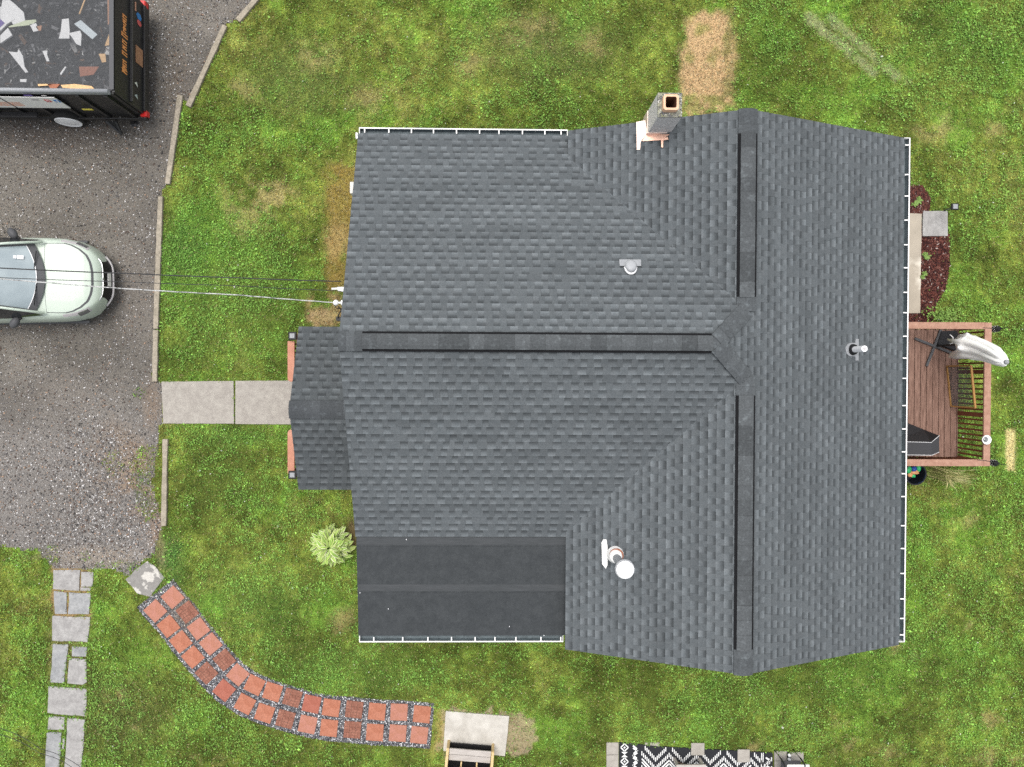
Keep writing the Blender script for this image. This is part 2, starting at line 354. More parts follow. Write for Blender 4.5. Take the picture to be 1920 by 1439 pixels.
APRON = [(1690,400),(1728,401),(1725,588),(1686,588)]; SLABR = [(1731,396),(1777,396),(1777,443),(1730,443)]
MULCH = [[(1680,350),(1728,350),(1742,372),(1740,398),(1729,405),(1680,402)], [(1690,404),(1778,440),(1779,500),(1770,545),(1752,575),(1748,610),(1680,610)]]
PATIO = [(1136,1393),(1506,1413),(1506,1560),(1136,1560)]
BEDPAD = [(826,1326),(960,1334),(1008,1345),(1004,1392),(985,1420),(950,1425),(824,1415)]
W2 = lambda pl, z=0: [u(a, b, z) for a, b in pl]

def lawn_fields(x, y):
    """colour of the turf at ground points"""
    px, py = to_px(x, y)
    wx = px + 14*(fbm(x, y, 1.3, 40)-0.5)*2; wy = py + 14*(fbm(x, y, 1.3, 50)-0.5)*2
    a = fbm(x, y, 0.55, 1, 5); b = fbm(x, y, 1.6, 9, 4); c = fbm(x, y, 4.5, 17, 3)
    g0 = np.array([0.070, 0.110, 0.022]); g1 = np.array([0.150, 0.200, 0.045]); g2 = np.array([0.105, 0.200, 0.034]); g3 = np.array([0.190, 0.190, 0.070])
    k1 = sst(0.55*a+0.45*b, 0.36, 0.62)[..., None]; k2 = sst(b*0.5+fbm(x, y, 0.8, 23)*0.5, 0.48, 0.66)[..., None]; k3 = sst(c*0.45+a*0.55, 0.55, 0.70)[..., None]*0.45
    col = g0*(1-k1) + g1*k1; col = col*(1-k2) + g2*k2; col = col*(1-k3) + g3*k3
    cl_ = fbm(x, y, 2.3, 140, 3); cl2 = fbm(x, y, 7.0, 150, 3)
    col = col*(np.exp(0.9*(cl_-0.5) + 1.3*(cl2-0.5))[..., None]*1.28)*np.array([1.03, 1.005, 0.78])
    def mix(mask, rgb):
        nonlocal col
        mk = mask[..., None]; col = col*(1-mk) + np.array(rgb)*mk
    def blob(cx, cy, rx, ry, soft=0.6): return 1-sst(np.hypot((wx-cx)/rx, (wy-cy)/ry), 1-soft, 1+soft*0.4)
    # brighter greens round the drive and the walk, deeper towards the lower right
    mix(0.5*blob(420,560,150,200,.9), (0.105,0.215,0.035)); mix(0.55*blob(345,470,60,90,.9), (0.09,0.22,0.04)); mix(0.5*blob(450,815,110,25,.9), (0.11,0.23,0.04))
    mix(0.45*blob(470,1130,140,90,.9), (0.085,0.20,0.035)); mix(0.5*blob(1010,90,180,80,.9), (0.150,0.195,0.06)); mix(0.5*blob(560,150,120,90,.9), (0.15,0.20,0.06))
    mix(0.5*blob(320,1050,35,60,.9), (0.09,0.24,0.06)); mix(0.45*blob(650,1260,180,50,.9), (0.11,0.22,0.04)); mix(0.4*blob(1800,90,160,90,.9), (0.075,0.185,0.03))
    mix(0.5*blob(1450,1290,220,40,.9), (0.07,0.135,0.02)); mix(0.4*blob(420,900,100,90,.9), (0.075,0.12,0.025)); mix(0.35*blob(1640,1230,180,80,.9), (0.10,0.19,0.035))
    mix(0.5*blob(230,1340,130,110,.9), (0.125,0.145,0.045)); mix(0.45*blob(1430,110,60,110,.9), (0.07,0.125,0.02))
    # dead and dry places
    dz = np.zeros_like(px)
    def dead(mask, rgb):
        nonlocal dz
        mix(np.clip(mask, 0, 1), rgb); dz = np.maximum(dz, mask)
    n1 = fbm(x, y, 3.2, 60)
    rect = lambda x0,y0,x1,y1,s: sst(wx,x0-s,x0+s)*(1-sst(wx,x1-s,x1+s))*sst(wy,y0-s,y0+s)*(1-sst(wy,y1-s,y1+s))
    wx = wx + 10*(vnoise(x, y, 9, 61)-.5); wy = wy + 22*(vnoise(x, y, 7, 66)-.5)
    dead(rect(1280,30,1377,215,10)*(0.45+0.55*sst(n1,.3,.5)), (0.42,0.29,0.155))
    dead(0.85*rect(612,312,675,540,14)*sst(n1,.22,.45), (0.21,0.140,0.042)); dead(0.6*blob(632,450,35,45), (0.36,0.26,0.11)); dead(0.75*rect(572,545,650,612,8)*sst(n1,.28,.48), (0.30,0.195,0.10))
    dead(0.8*blob(515,368,52,42,.9)*sst(n1,.32,.6), (0.40,0.32,0.14)); dead(0.6*blob(462,385,60,60,.9)*sst(n1,.4,.6), (0.34,0.30,0.12)); dead(0.5*blob(455,175,40,35,.9)*sst(n1,.35,.6), (0.33,0.27,0.12))
    _w = (wx, wy); wx, wy = px + .15*(wx-px), py + .15*(wy-py); dead(0.95*rect(1886,806,1904,884,3), (0.56,0.47,0.22)); wx, wy = _w
    for cxy in [(1585,1392,38,26),(1570,1355,24,14),(1655,1412,50,22),(1870,1425,70,22),(1850,1350,40,18),(1823,1184,14,9),(1840,970,22,14),(385,1415,40,18),(330,1425,30,16),(215,1305,26,20),(255,1365,14,12),(720,1212,60,10),(1690,1225,30,16),(1815,985,12,10),(640,1160,30,26),(1840,920,32,18),(700,185,60,36),(590,100,50,40),(1000,60,70,40),(1120,75,40,30),(1760,240,60,28),(1865,250,30,20),(120,1010,30,14),(1420,1400,40,14),(545,1215,30,14),(880,115,40,24)]:
        dead(0.5*blob(*cxy, .9)*sst(n1,.36,.6), (0.36,0.28,0.13))
    for s in (((1515,31),(1638,139)),((1557,35),(1696,158))):
        mix(0.75*(1-sst(seg_d(px+.35*(wx-px),py+.35*(wy-py),*s),4,13))*sst(n1,.25,.5), (0.36,0.40,0.19))
    # bare soil
    so_ = np.zeros_like(px)
    def soil(mask, rgb):
        nonlocal so_
        mix(np.clip(mask,0,1), rgb); so_ = np.maximum(so_, mask)
    soil(0.8*pip(wx, wy, BEDPAD)*sst(n1,.25,.45), (0.29,0.225,0.15)); soil(0.9*blob(655,1010,16,42), (0.09,0.055,0.035)); soil(0.5*blob(628,985,20,12), (0.06,0.06,0.02))
    soil(0.7*blob(298,1010,12,70)*0.8, (0.22,0.17,0.11)); soil(0.6*blob(120,1045,80,14), (0.20,0.16,0.11)); soil(0.6*blob(820,1372,10,50,.7), (0.33,0.25,0.09))
    soil(0.8*rect(98,1066,172,1162,5), (0.25,0.15,0.085)); soil(0.35*rect(92,1162,166,1290,5), (0.22,0.16,0.08))
    soil(0.6*blob(600,590,30,18), (0.30,0.21,0.13))
    return col, np.clip(dz, 0, 1), np.clip(so_, 0, 1)

def grid_sheet(name, xs, ys, z, colf, material):
    X, Y = np.meshgrid(xs, ys); nx, ny = len(xs), len(ys)
    v = np.stack([X.ravel(), Y.ravel(), np.full(X.size, z)], 1)
    i = (np.arange(ny-1)[:, None]*nx + np.arange(nx-1)).ravel()
    return big_mesh(name, v, np.stack([i, i+1, i+nx+1, i+nx], 1), colf(X.ravel(), Y.ravel()), material)
far = np.array([30., 60, 150, 400])
gx = np.concatenate([-far[::-1], np.arange(-14.5, 14.5, 0.07), far]); gy = np.concatenate([-far[::-1], np.arange(-11.5, 11.5, 0.07), far])
def lawn_col(x, y):
    col, dz, s = lawn_fields(x, y)
    k = (0.55 + 0.35*np.maximum(dz, s))[:, None]
    return (col*0.8 + np.array([0.03, 0.02, 0.01])*(1-np.maximum(dz, s))[:, None])*k/0.62
struct(grid_sheet('lawn', gx, gy, 0.0, lawn_col, M['lawn']))

# ------------------------------------------------------------------ driveway sheet and gravel
DW = W2(DRIVE)
def drive_col(x, y):
    px, py = to_px(x, y)
    n = fbm(x, y, 0.9, 70, 4); n2 = fbm(x, y, 3, 77, 4)
    col = np.array([0.140,0.1275,0.110])*(0.60+0.80*n)[:, None]*1.0
    def mix(m, rgb):
        nonlocal col
        m = np.clip(m, 0, 1)[:, None]; col = col*(1-m) + np.array(rgb)*m
    bl = lambda cx, cy, rx, ry: 1-sst(np.hypot((px-cx)/rx, (py-cy)/ry), 0.3, 1.1)
    mix(0.6*sst(py, 640, 900)*(0.5+n*0.7), (0.195,0.182,0.172)); mix(0.8*bl(215,860,60,90)*sst(n2,.3,.6), (0.21,0.165,0.125)); mix(0.8*bl(260,900,40,90)*sst(n2,.35,.6), (0.24,0.17,0.115))
    mix(0.7*bl(180,1045,120,28), (0.25,0.215,0.175)); mix(0.6*bl(285,760,22,60), (0.20,0.15,0.11)); mix(0.5*bl(250,560,50,110)*n2, (0.17,0.15,0.13)); mix(0.5*bl(120,740,140,60)*n2, (0.17,0.15,0.13))
    mix(0.6*bl(300,990,30,70), (0.23,0.16,0.11)); mix(0.5*bl(330,150,30,80)*n2*1.3, (0.15,0.12,0.09)); mix(0.55*bl(80,255,160,45), (0.105,0.088,0.076))  # last patch: trailer's shadow painted into the gravel colour below it
    return col
xs = np.arange(-14.4, -5.0, 0.08); ys = np.arange(-4.6, 11.4, 0.08)
X, Y = np.meshgrid(xs, ys)
i = (np.arange(len(ys)-1)[:, None]*len(xs) + np.arange(len(xs)-1)).ravel()
q4 = np.stack([i, i+1, i+len(xs)+1, i+len(xs)], 1)
XX, YY = X.ravel(), Y.ravel(); cxq = XX[q4].mean(1); cyq = YY[q4].mean(1)
keep = pip(cxq + 0.05*(RNG.random(len(cxq))-.5), cyq + 0.05*(RNG.random(len(cxq))-.5), DW); q4 = q4[keep]
used = np.unique(q4); rm = np.full(len(XX), -1); rm[used] = np.arange(len(used))
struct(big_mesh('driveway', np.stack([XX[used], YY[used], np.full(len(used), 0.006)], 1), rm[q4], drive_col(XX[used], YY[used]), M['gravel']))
OCT = np.array([(1,0,0),(-1,0,0),(0,1,0),(0,-1,0),(0,0,1),(0,0,-1)], float)
OCF = np.array([(0,2,4),(2,1,4),(1,3,4),(3,0,4),(2,0,5),(1,2,5),(3,1,5),(0,3,5)])
def pebbles(name, x, y, size, col, z=0.006):
    n = len(x); v = OCT[None]*(0.65+0.7*RNG.random((n,6,1))); v = v*np.stack([size*(0.7+0.6*RNG.random(n)), size*(0.7+0.6*RNG.random(n)), size*0.6], 1)[:, None]
    a = RNG.random(n)*6.283; ca, sa = np.cos(a)[:, None], np.sin(a)[:, None]
    vx = v[..., 0]*ca - v[..., 1]*sa + x[:, None]; vy = v[..., 0]*sa + v[..., 1]*ca + y[:, None]; vz = v[..., 2] + z + size[:, None]*0.25
    t = (OCF[None] + np.arange(n)[:, None, None]*6).reshape(-1, 3)
    return big_mesh(name, np.stack([vx, vy, vz], -1).reshape(-1, 3), t, np.repeat(col, 6, 0), M['stone'])
def pal(n, cols, ws):
    cols = np.array(cols); k = RNG.choice(len(cols), n, p=np.array(ws)/sum(ws)); return cols[k]*(0.75+0.5*RNG.random((n,1)))
N = 120000
x = RNG.uniform(-14, -5.2, N); y = RNG.uniform(-4.5, 10.8, N); px, py = to_px(x, y)
heap = 1.1*np.exp(-(((px-175)/55)**2+((py-890)/110)**2)) + 0.8*np.exp(-(((px-230)/70)**2+((py-985)/40)**2)) + 0.45*sst(py, 760, 900) + 0.35*np.exp(-(((px-150)/200)**2+((py-130)/160)**2))
k = pip(x, y, DW) & (RNG.random(N) < 0.62 + 0.5*heap)
x, y = x[k], y[k]; n = len(x)
sz = 0.008 + 0.0155*RNG.random(n)**3 + 0.004*heap[k]
struct(pebbles('gravel', x, y, sz, pal(n, [(0.07,0.066,0.063),(0.16,0.15,0.145),(0.34,0.325,0.31),(0.58,0.56,0.54),(0.36,0.25,0.18),(0.12,0.085,0.07)], [13,30,22,16,8,9])), 'stuff')

# ------------------------------------------------------------------ paver path, flagstones, slabs, kerbs
o = MB(); o.prism(W2(BED), -0.05, 0.008); me = o.build('gravel_bed', M['mulch']); me.data.materials[0] = mat('dark_bed_gravel', (0.09,0.09,0.095), 0.95, noise=0.5, scale=18, bump=0.6, bscale=60); struct(me)
bw = W2(BED); bx = [p.x for p in bw]; by = [p.y for p in bw]
x = RNG.uniform(min(bx), max(bx), 60000); y = RNG.uniform(min(by), max(by), 60000); k = pip(x, y, bw); x, y = x[k], y[k]; n = len(x)
pc = pal(n, [(0.05,0.052,0.06),(0.16,0.165,0.18),(0.36,0.36,0.37),(0.66,0.66,0.66),(0.20,0.13,0.10)], [30,24,22,20,4])
ppx, ppy = to_px(x, y); sand = np.exp(-((ppx-350)/45)**2-((ppy-1150)/45)**2)[:, None]*0.7; pc = pc*(1-sand) + np.array([0.27,0.215,0.155])*sand
struct(pebbles('path_gravel', x, y, 0.010+0.012*RNG.random(n)**2, pc, 0.010), 'stuff')

def paver(i, row, c, ang):
    brick = (row == 'upper' and i in (1, 4, 8, 11)) or (row == 'lower' and i in (4, 8, 11))
    s = 0.195; ctr = u(c[0], c[1], 0.03); ordn = ['first','second','third','fourth','fifth','sixth','seventh','eighth','ninth','tenth','eleventh','twelfth','thirteenth','fourteenth','fifteenth']
    side = 'row nearer the house' if row == 'upper' else 'row away from the house'
    lab = f"{'brick-patterned' if brick else 'plain red'} square paver, {ordn[i]} from driveway end, {side}"
    if brick:
        t = thing('brick_paver', lab, 'paver', ctr, ang, 'square red pavers of the curved path')
        b = MB(); b.box((-s,-s,-0.05),(s,s,-0.006)); b.build('paver_base', M['joint'], t)
        b = MB(); g = 0.004; h = s/2
        # basket weave: nine blocks, alternating pairs
        cells = [(-s,-s/3,0),(-s/3,s/3,1),(s/3,s,0)]
        for r_, (y0, y1) in enumerate(((-s,-s/3),(-s/3,s/3),(s/3,s))):
            for c_, (x0, x1, _) in enumerate(cells):
                if (r_+c_) % 2:
                    ym = (y0+y1)/2; b.box((x0+g,y0+g,-0.02),(x1-g,ym-g/2,0)); b.box((x0+g,ym+g/2,-0.02),(x1-g,y1-g,0))
                else:
                    xm = (x0+x1)/2; b.box((x0+g,y0+g,-0.02),(xm-g/2,y1-g,0)); b.box((xm+g/2,y0+g,-0.02),(x1-g,y1-g,0))
        b.build('brick_face', M['paver_brick'], t, bevel=0.002)
        return t
    b = MB(); b.box((-s,-s,-0.05),(s,s,0)); ob = b.build('paver', M['paver_red2' if row == 'upper' and i < 4 else random.choice(['paver_red','paver_red','paver_red1','paver_red2'])], None, bevel=0.006)
    ob.location = ctr; ob.rotation_euler = (R(random.uniform(-.8,.8)), R(random.uniform(-.8,.8)), ang)
    return tag(ob, lab, 'paver', 'square red pavers of the curved path')
for row, P in (('upper', PAVER_U), ('lower', PAVER_D)):
    for i, c in enumerate(P):
        a = _mid[max(i-1,0)]; b = _mid[min(i+1,len(P)-1)]
        paver(i, row, c, -math.atan2(b[1]-a[1], b[0]-a[0]) + R(random.uniform(-2,2)))

def rough_poly(pl, j=0.010, step=0.16):
    out = []
    for i in range(len(pl)):
        a = pl[i]; b = pl[(i+1) % len(pl)]; n = max(1, int((b-a).length/step))
        for k in range(n):
            p = a.lerp(b, k/n); out.append((p.x+random.uniform(-j,j), p.y+random.uniform(-j,j)))
    return out
flab = ['square grey flagstone at the driveway end of the stone path','small square flagstone on the right at the driveway end','thin flagstone strip below the small square one','narrow bluish flagstone left of the one with a curved mark',
 'bluish flagstone with a curved dark mark','wide pale flagstone across the path with a scuffed lower left','tall narrow bluish flagstone on the left of the path','small bluish flagstone with grass all round it','upright grey flagstone with a clipped lower corner',
 'largest wide grey flagstone across the whole path','small square pinkish grey flagstone on the left side','long pale flagstone at the photo bottom, right side','long flagstone crossed by wires at the photo bottom, left side','tiny sliver of stone between the two long flagstones']
for i, q in enumerate(FLAGS):
    b = MB(); b.prism(rough_poly(W2(q, 0.02), 0.009), -0.04, 0.022+0.006*random.random())
    tag(b.build('flagstone', M['flag_b'] if i in (3,4,6,7,12) else M['flag_a'], bevel=0.006), flab[i], 'flagstone', 'flagstones of the left path')
b = MB(); b.prism(rough_poly(W2(CORNER, 0.02), 0.02), -0.04, 0.03)
tag(b.build('concrete_slab', M['concrete_chip'], bevel=0.006), 'chipped grey concrete slab at the corner of the driveway above the red pavers', 'slab')
for i, (q, l) in enumerate(((WALK1, 'weathered concrete walkway slab next to the gravel driveway'), (WALK2, 'concrete walkway slab running under the porch roof'))):
    b = MB(); b.prism(rough_poly(W2(q, 0.03), 0.003), -0.05, 0.04); tag(b.build('walkway_slab', M['concrete'], bevel=0.006), l, 'slab')
b = MB(); b.prism(rough_poly(W2(PAD, 0.04), 0.004), -0.05, 0.05); tag(b.build('concrete_pad', M['concrete_pale'], bevel=0.008), 'clean pale concrete pad in front of the wooden steps', 'slab')
b = MB(); b.prism(rough_poly(W2(APRON, 0.04), 0.004), -0.05, 0.05); tag(b.build('concrete_apron', M['concrete_tan'], bevel=0.006), 'long tan concrete strip along the right house wall above the deck', 'slab')
b = MB(); b.prism(rough_poly(W2(SLABR, 0.06), 0.004), -0.05, 0.065); tag(b.build('stepping_slab', M['flag_a'], bevel=0.006), 'square grey slab beside the dark red mulch bed', 'slab')
kl = ['short concrete edging length at the top edge of the photo','concrete edging length beside the lawn opposite the dump trailer','concrete edging length between trailer and car with a chipped lower end','longest concrete edging length in front of the green car','short concrete edging length just above the walkway','half overgrown concrete edging length below the walkway']
for (a, c), l in zip(KERBS, kl):
    b = MB(); p = u(*a, 0.09); q = u(*c, 0.09); t = (q-p).normalized(); s_ = Vector((-t.y, t.x, 0)); n = max(2, int((q-p).length/0.2)); L1 = []; L2 = []
    for k in range(n+1):
        m_ = p.lerp(q, k/n); hw = 0.058 + random.uniform(-.006,.006); L1.append(m_+s_*hw); L2.append(m_-s_*hw)
    b.prism(L1 + L2[::-1], -0.05, 0.085); tag(b.build('edging_kerb', M['kerb'], bevel=0.012), l, 'kerb', 'concrete edging along the driveway')
# mulch
MW = [W2(q) for q in MULCH]
b = MB(); [b.prism(q, -0.05, 0.012) for q in MW]; struct(b.build('mulch_bed', M['mulch']))
vs, cs = [], []
for q in MW:
    bx = [p.x for p in q]; by = [p.y for p in q]; n = 9000
    x = RNG.uniform(min(bx), max(bx), n); y = RNG.uniform(min(by), max(by), n); k = pip(x, y, q); vs.append(np.stack([x[k], y[k]], 1))
p = np.concatenate(vs); n = len(p); a = RNG.random(n)*6.283; l = 0.012+0.028*RNG.random(n); wd = 0.005+0.007*RNG.random(n)
d = np.stack([np.cos(a), np.sin(a)], 1); s_ = np.stack([-d[:,1], d[:,0]], 1); zz = 0.016+0.03*RNG.random((n,4))
q = np.stack([p-d*l[:,None]-s_*wd[:,None], p+d*l[:,None]-s_*wd[:,None], p+d*l[:,None]+s_*wd[:,None], p-d*l[:,None]+s_*wd[:,None]], 1)
v = np.concatenate([q, zz[..., None]], 2).reshape(-1, 3)
struct(big_mesh('mulch', v, np.arange(n*4).reshape(-1,4), np.repeat(pal(n, [(0.055,0.02,0.018),(0.12,0.04,0.03),(0.20,0.09,0.07),(0.035,0.016,0.016),(0.45,0.40,0.36)], [30,30,12,25,2]), 4, 0), M['debris']), 'stuff')

# ------------------------------------------------------------------ grass
WALLS = [[(xL+0.28,yb),(xL+0.28,yt-0.35),(xe+0.3,yt-0.35),(xe+0.3,yT-0.25),(xR-0.45,yT-0.25),(xR-0.45,yB+0.25),(xe+0.3,yB+0.25),(xe+0.3,yB+0.75),(xL+0.2,yB+0.6)]]
def grass():
    x0, x1, y0, y1 = -13.4, 13.6, -10.6, 10.6
    N = 1150000
    x = RNG.uniform(x0, x1, N); y = RNG.uniform(y0, y1, N)
    px, py = to_px(x, y)
    dw = pip(x, y, DW)
    edge = fbm(x, y, 2.2, 90)
    ok = ~dw
    inv = dw & (((px-275)/35)**2 + ((py-905)/70)**2 < 1.1*edge*1.6) & (RNG.random(N) < 0.55)     # weeds creeping into the gravel
    inv |= dw & (((px-262)/14)**2 + ((py-735)/10)**2 < 1) & (RNG.random(N) < 0.3)
    inv |= dw & (((px-160)/10)**2 + ((py-1042)/9)**2 < 1) & (RNG.random(N) < 0.4)
    inv |= dw & (py > 1000) & (px < 110) & (py > 1010 + 25*edge) & (RNG.random(N) < 0.7)
    inv |= dw & (py > 1052) & (px > 178) & (px < 262) & (RNG.random(N) < 0.35)
    inv |= dw & (((px-215)/22)**2 + ((py-870)/26)**2 < 1) & (RNG.random(N) < 0.16)
    ok |= inv
    for q in [W2(WALK1), W2(WALK2), W2(PAD), W2(APRON), W2(SLABR), W2(CORNER), bw] + [W2(f) for f in FLAGS] + WALLS: ok &= ~pip(x, y, q)
    for q in MW: ok &= ~(pip(x, y, q) & (RNG.random(N) < 0.985))
    PATW = W2(PATIO); ok &= ~pip(x, y, PATW)
    for a, c in KERBS:
        A = u(*a); B = u(*c); ok &= ~(seg_d(x, y, (A.x, A.y), (B.x, B.y)) < 0.050)
    x, y, px, py = x[ok], y[ok], px[ok], py[ok]
    col, dz, so_ = lawn_fields(x, y); n = len(x)
    keep = RNG.random(n) > 0.80*so_; x, y, px, py, col, dz = x[keep], y[keep], px[keep], py[keep], col[keep], dz[keep]; n = len(x)
    lush = fbm(x, y, 1.1, 33)
    L = (0.028 + 0.035*RNG.random(n))*(0.6+0.9*lush)*(1-0.25*dz); wd = 0.0042 + 0.0040*RNG.random(n)
    a = RNG.random(n)*6.283 + 0; lean = 0.45+0.85*RNG.random(n)
    d = np.stack([np.cos(a), np.sin(a)], 1); s_ = np.stack([-d[:,1], d[:,0]], 1)
    tip = np.stack([x, y], 1) + d*(L*np.sin(lean))[:, None]; tz = L*np.cos(lean) + 0.006
    mid = np.stack([x, y], 1) + d*(L*0.45*np.sin(lean*0.8))[:, None]; mz = L*0.6*np.cos(lean*0.7)
    base = np.stack([x, y], 1)
    V = np.empty((n, 4, 3))
    V[:,0,:2] = base; V[:,0,2] = 0; V[:,1,:2] = mid - s_*wd[:,None]; V[:,1,2] = mz; V[:,2,:2] = tip; V[:,2,2] = tz; V[:,3,:2] = mid + s_*wd[:,None]; V[:,3,2] = mz
    br = np.exp(RNG.normal(0, 0.40, n))[:, None]; hue = RNG.normal(0, 1, n)[:, None]
    c = col*br*np.concatenate([1+0.14*hue, 1+0.02*hue, 1-0.10*hue], 1)
    straw = (RNG.random(n) < 0.05+0.25*dz)[:, None]; c = np.where(straw, np.array([0.42,0.36,0.18])*(0.6+0.6*RNG.random((n,1))), c)
    V1, C1 = V.reshape(-1, 3), np.repeat(np.clip(c, 0.008, 0.75), 4, 0)
    # clover and broad-leaved weeds: small flat leaves in patches
    m_ = 520000; xi = RNG.integers(0, n, m_); cl = fbm(x[xi], y[xi], 0.8, 101, 3)*0.55 + fbm(x[xi], y[xi], 4.5, 107, 2)*0.45
    near = np.exp(-((px[xi]-430)/150)**2-((py[xi]-590)/170)**2)*0.10 + np.exp(-((px[xi]-480)/140)**2-((py[xi]-812)/14)**2)*0.12 + 0.05*(py[xi] > 1180) + 0.05*(px[xi]>1700)
    kk = (RNG.random(m_) < 0.10 + 0.75*sst(cl+near, 0.50, 0.66)) & (dz[xi] < 0.4); xi = xi[kk]; m_ = len(xi)
    cx_ = x[xi] + RNG.normal(0, .02, m_); cy_ = y[xi] + RNG.normal(0, .02, m_); r = 0.009 + 0.011*RNG.random(m_)**2
    big = RNG.random(m_) < 0.05; r = np.where(big, r*1.8, r)
    z = 0.022 + 0.035*RNG.random(m_); a = RNG.random(m_)*6.283; tl = RNG.normal(0, .35, (m_, 2))
    W_ = np.empty((m_, 4, 3))
    for k, (aa, rr) in enumerate(((0,1.3),(1.57,.8),(3.14,1.),(4.71,.8))):
        dx = np.cos(a+aa)*r*rr; dy = np.sin(a+aa)*r*rr; W_[:,k,0] = cx_+dx; W_[:,k,1] = cy_+dy; W_[:,k,2] = z + dx*tl[:,0] + dy*tl[:,1]
    lc = col[xi]*0.35 + np.array([0.125,0.25,0.045])*0.85; lc = lc*np.exp(RNG.normal(0, .33, m_))[:, None]
    fl = RNG.random(m_) < 0.003; lc[fl] = (0.5,0.52,0.42)
    V2, C2 = W_.reshape(-1, 3), np.repeat(np.clip(lc, 0.01, 0.8), 4, 0)
    VV = np.concatenate([V1, V2]); o = big_mesh('grass', VV, np.arange(len(VV)).reshape(-1, 4), np.concatenate([C1, C2]), M['grass'])
    struct(o, 'stuff')
grass()

# ------------------------------------------------------------------ house
house = thing('house', 'single-storey house with a dark grey shingle roof seen from straight above', 'house', (2.0, 0, 0))
b = MB()
def profile_xz(pts, y0, y1):
    n = len(pts); b.add([(x_, y0, z_) for x_, z_ in pts] + [(x_, y1, z_) for x_, z_ in pts], [tuple(range(n)), tuple(range(2*n-1, n-1, -1))] + [((i+1)%n, i, n+i, n+(i+1)%n) for i in range(n)])
def profile_yz(pts, x0, x1):
    n = len(pts); b.add([(x0, y_, z_) for y_, z_ in pts] + [(x1, y_, z_) for y_, z_ in pts], [tuple(range(n-1,-1,-1)), tuple(range(n, 2*n))] + [(i, (i+1)%n, n+(i+1)%n, n+i) for i in range(n)])
profile_xz([(xe+.3,0),(xR-.45,0),(xR-.45,fR(xR-.45)-.12),(xr,zr-.12),(xe+.3,fL(xe+.3)-.12)], yB+.25, yT-.25)
profile_yz([(yb+.02,0),(yt-.35,0),(yt-.35,fT(yt-.35)-.12),(yr,zlr-.12),(yb+.02,zb-.12)], xL+.28, xe+.6)
b.box((xL+.2, yB+.6, 0), (xe+.28, yb+.05, 2.55))
part(house, b, 'wall', M['siding'])

def shingle_field(o, uv, vv, nn, Wd, Ld, seed, polys, e=0.143):
    """laminated shingles: courses of raised teeth over a shadow-banded backing; o,uv,vv,nn = frame at the eave; polys in (u,v)"""
    rnd = random.Random(seed); bm = bmesh.new(); cl = bm.verts.layers.float_color.new('Col')
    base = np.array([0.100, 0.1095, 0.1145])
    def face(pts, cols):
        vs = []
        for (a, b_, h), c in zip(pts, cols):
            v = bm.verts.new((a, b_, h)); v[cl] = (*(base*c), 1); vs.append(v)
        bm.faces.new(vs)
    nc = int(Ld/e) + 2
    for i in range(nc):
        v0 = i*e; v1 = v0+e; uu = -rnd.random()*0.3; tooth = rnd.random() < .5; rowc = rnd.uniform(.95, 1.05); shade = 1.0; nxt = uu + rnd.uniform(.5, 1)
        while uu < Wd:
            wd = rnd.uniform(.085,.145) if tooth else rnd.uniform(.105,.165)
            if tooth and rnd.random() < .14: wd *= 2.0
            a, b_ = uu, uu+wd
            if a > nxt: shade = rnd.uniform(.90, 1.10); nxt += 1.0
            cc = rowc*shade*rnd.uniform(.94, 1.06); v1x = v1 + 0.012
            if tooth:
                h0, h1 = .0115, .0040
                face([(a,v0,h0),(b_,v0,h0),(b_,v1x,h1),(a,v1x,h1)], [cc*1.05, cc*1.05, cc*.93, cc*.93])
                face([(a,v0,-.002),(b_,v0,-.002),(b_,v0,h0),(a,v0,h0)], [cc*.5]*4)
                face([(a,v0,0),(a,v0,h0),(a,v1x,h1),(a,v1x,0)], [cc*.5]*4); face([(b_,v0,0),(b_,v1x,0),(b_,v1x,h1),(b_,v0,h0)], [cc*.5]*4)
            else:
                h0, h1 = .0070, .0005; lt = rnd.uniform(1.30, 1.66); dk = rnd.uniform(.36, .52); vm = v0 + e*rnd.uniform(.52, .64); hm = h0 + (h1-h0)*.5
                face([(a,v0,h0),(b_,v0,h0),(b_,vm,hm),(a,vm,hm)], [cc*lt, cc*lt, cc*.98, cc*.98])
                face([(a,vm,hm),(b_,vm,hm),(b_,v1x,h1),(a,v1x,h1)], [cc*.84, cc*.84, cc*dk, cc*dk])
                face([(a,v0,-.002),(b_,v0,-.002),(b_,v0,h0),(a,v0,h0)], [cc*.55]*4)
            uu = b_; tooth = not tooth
    for poly in polys:
        n = len(poly)
        for i in range(n):
            p = Vector(poly[i]); q = Vector(poly[(i+1)%n]); d = q-p
            if d.length < 1e-4: continue
            bmesh.ops.bisect_plane(bm, geom=bm.verts[:]+bm.edges[:]+bm.faces[:], plane_co=(p.x,p.y,0), plane_no=(-d.y,d.x,0), dist=1e-5)
    kill = []
    for f in bm.faces:
        c = f.calc_center_median(); P = np.array([c.x]), np.array([c.y - (2e-3 if abs(f.normal.z) < .3 and abs(f.normal.y) > .5 else 0)*0])
        if not any(pip(P[0], P[1]+1e-4, poly)[0] for poly in polys): kill.append(f)
    bmesh.ops.delete(bm, geom=kill, context='FACES')
    return bm, cl, o, uv, vv, nn
def merge(bm_pack, mb):
    bm, cl, o, uv, vv, nn = bm_pack; off = len(mb.v); bm.verts.index_update()
    for v in bm.verts:
        mb.v.append(tuple(o + uv*v.co.x + vv*v.co.y + nn*v.co.z)); mb.c.append(tuple(v[cl][:3]))
    for f in bm.faces: mb.f.append(tuple(off + v.index for v in f.verts))
    bm.free()
roof = MB(); under = MB()
cp = math.sqrt(1+pp*pp); cq = math.sqrt(1+qq*qq)
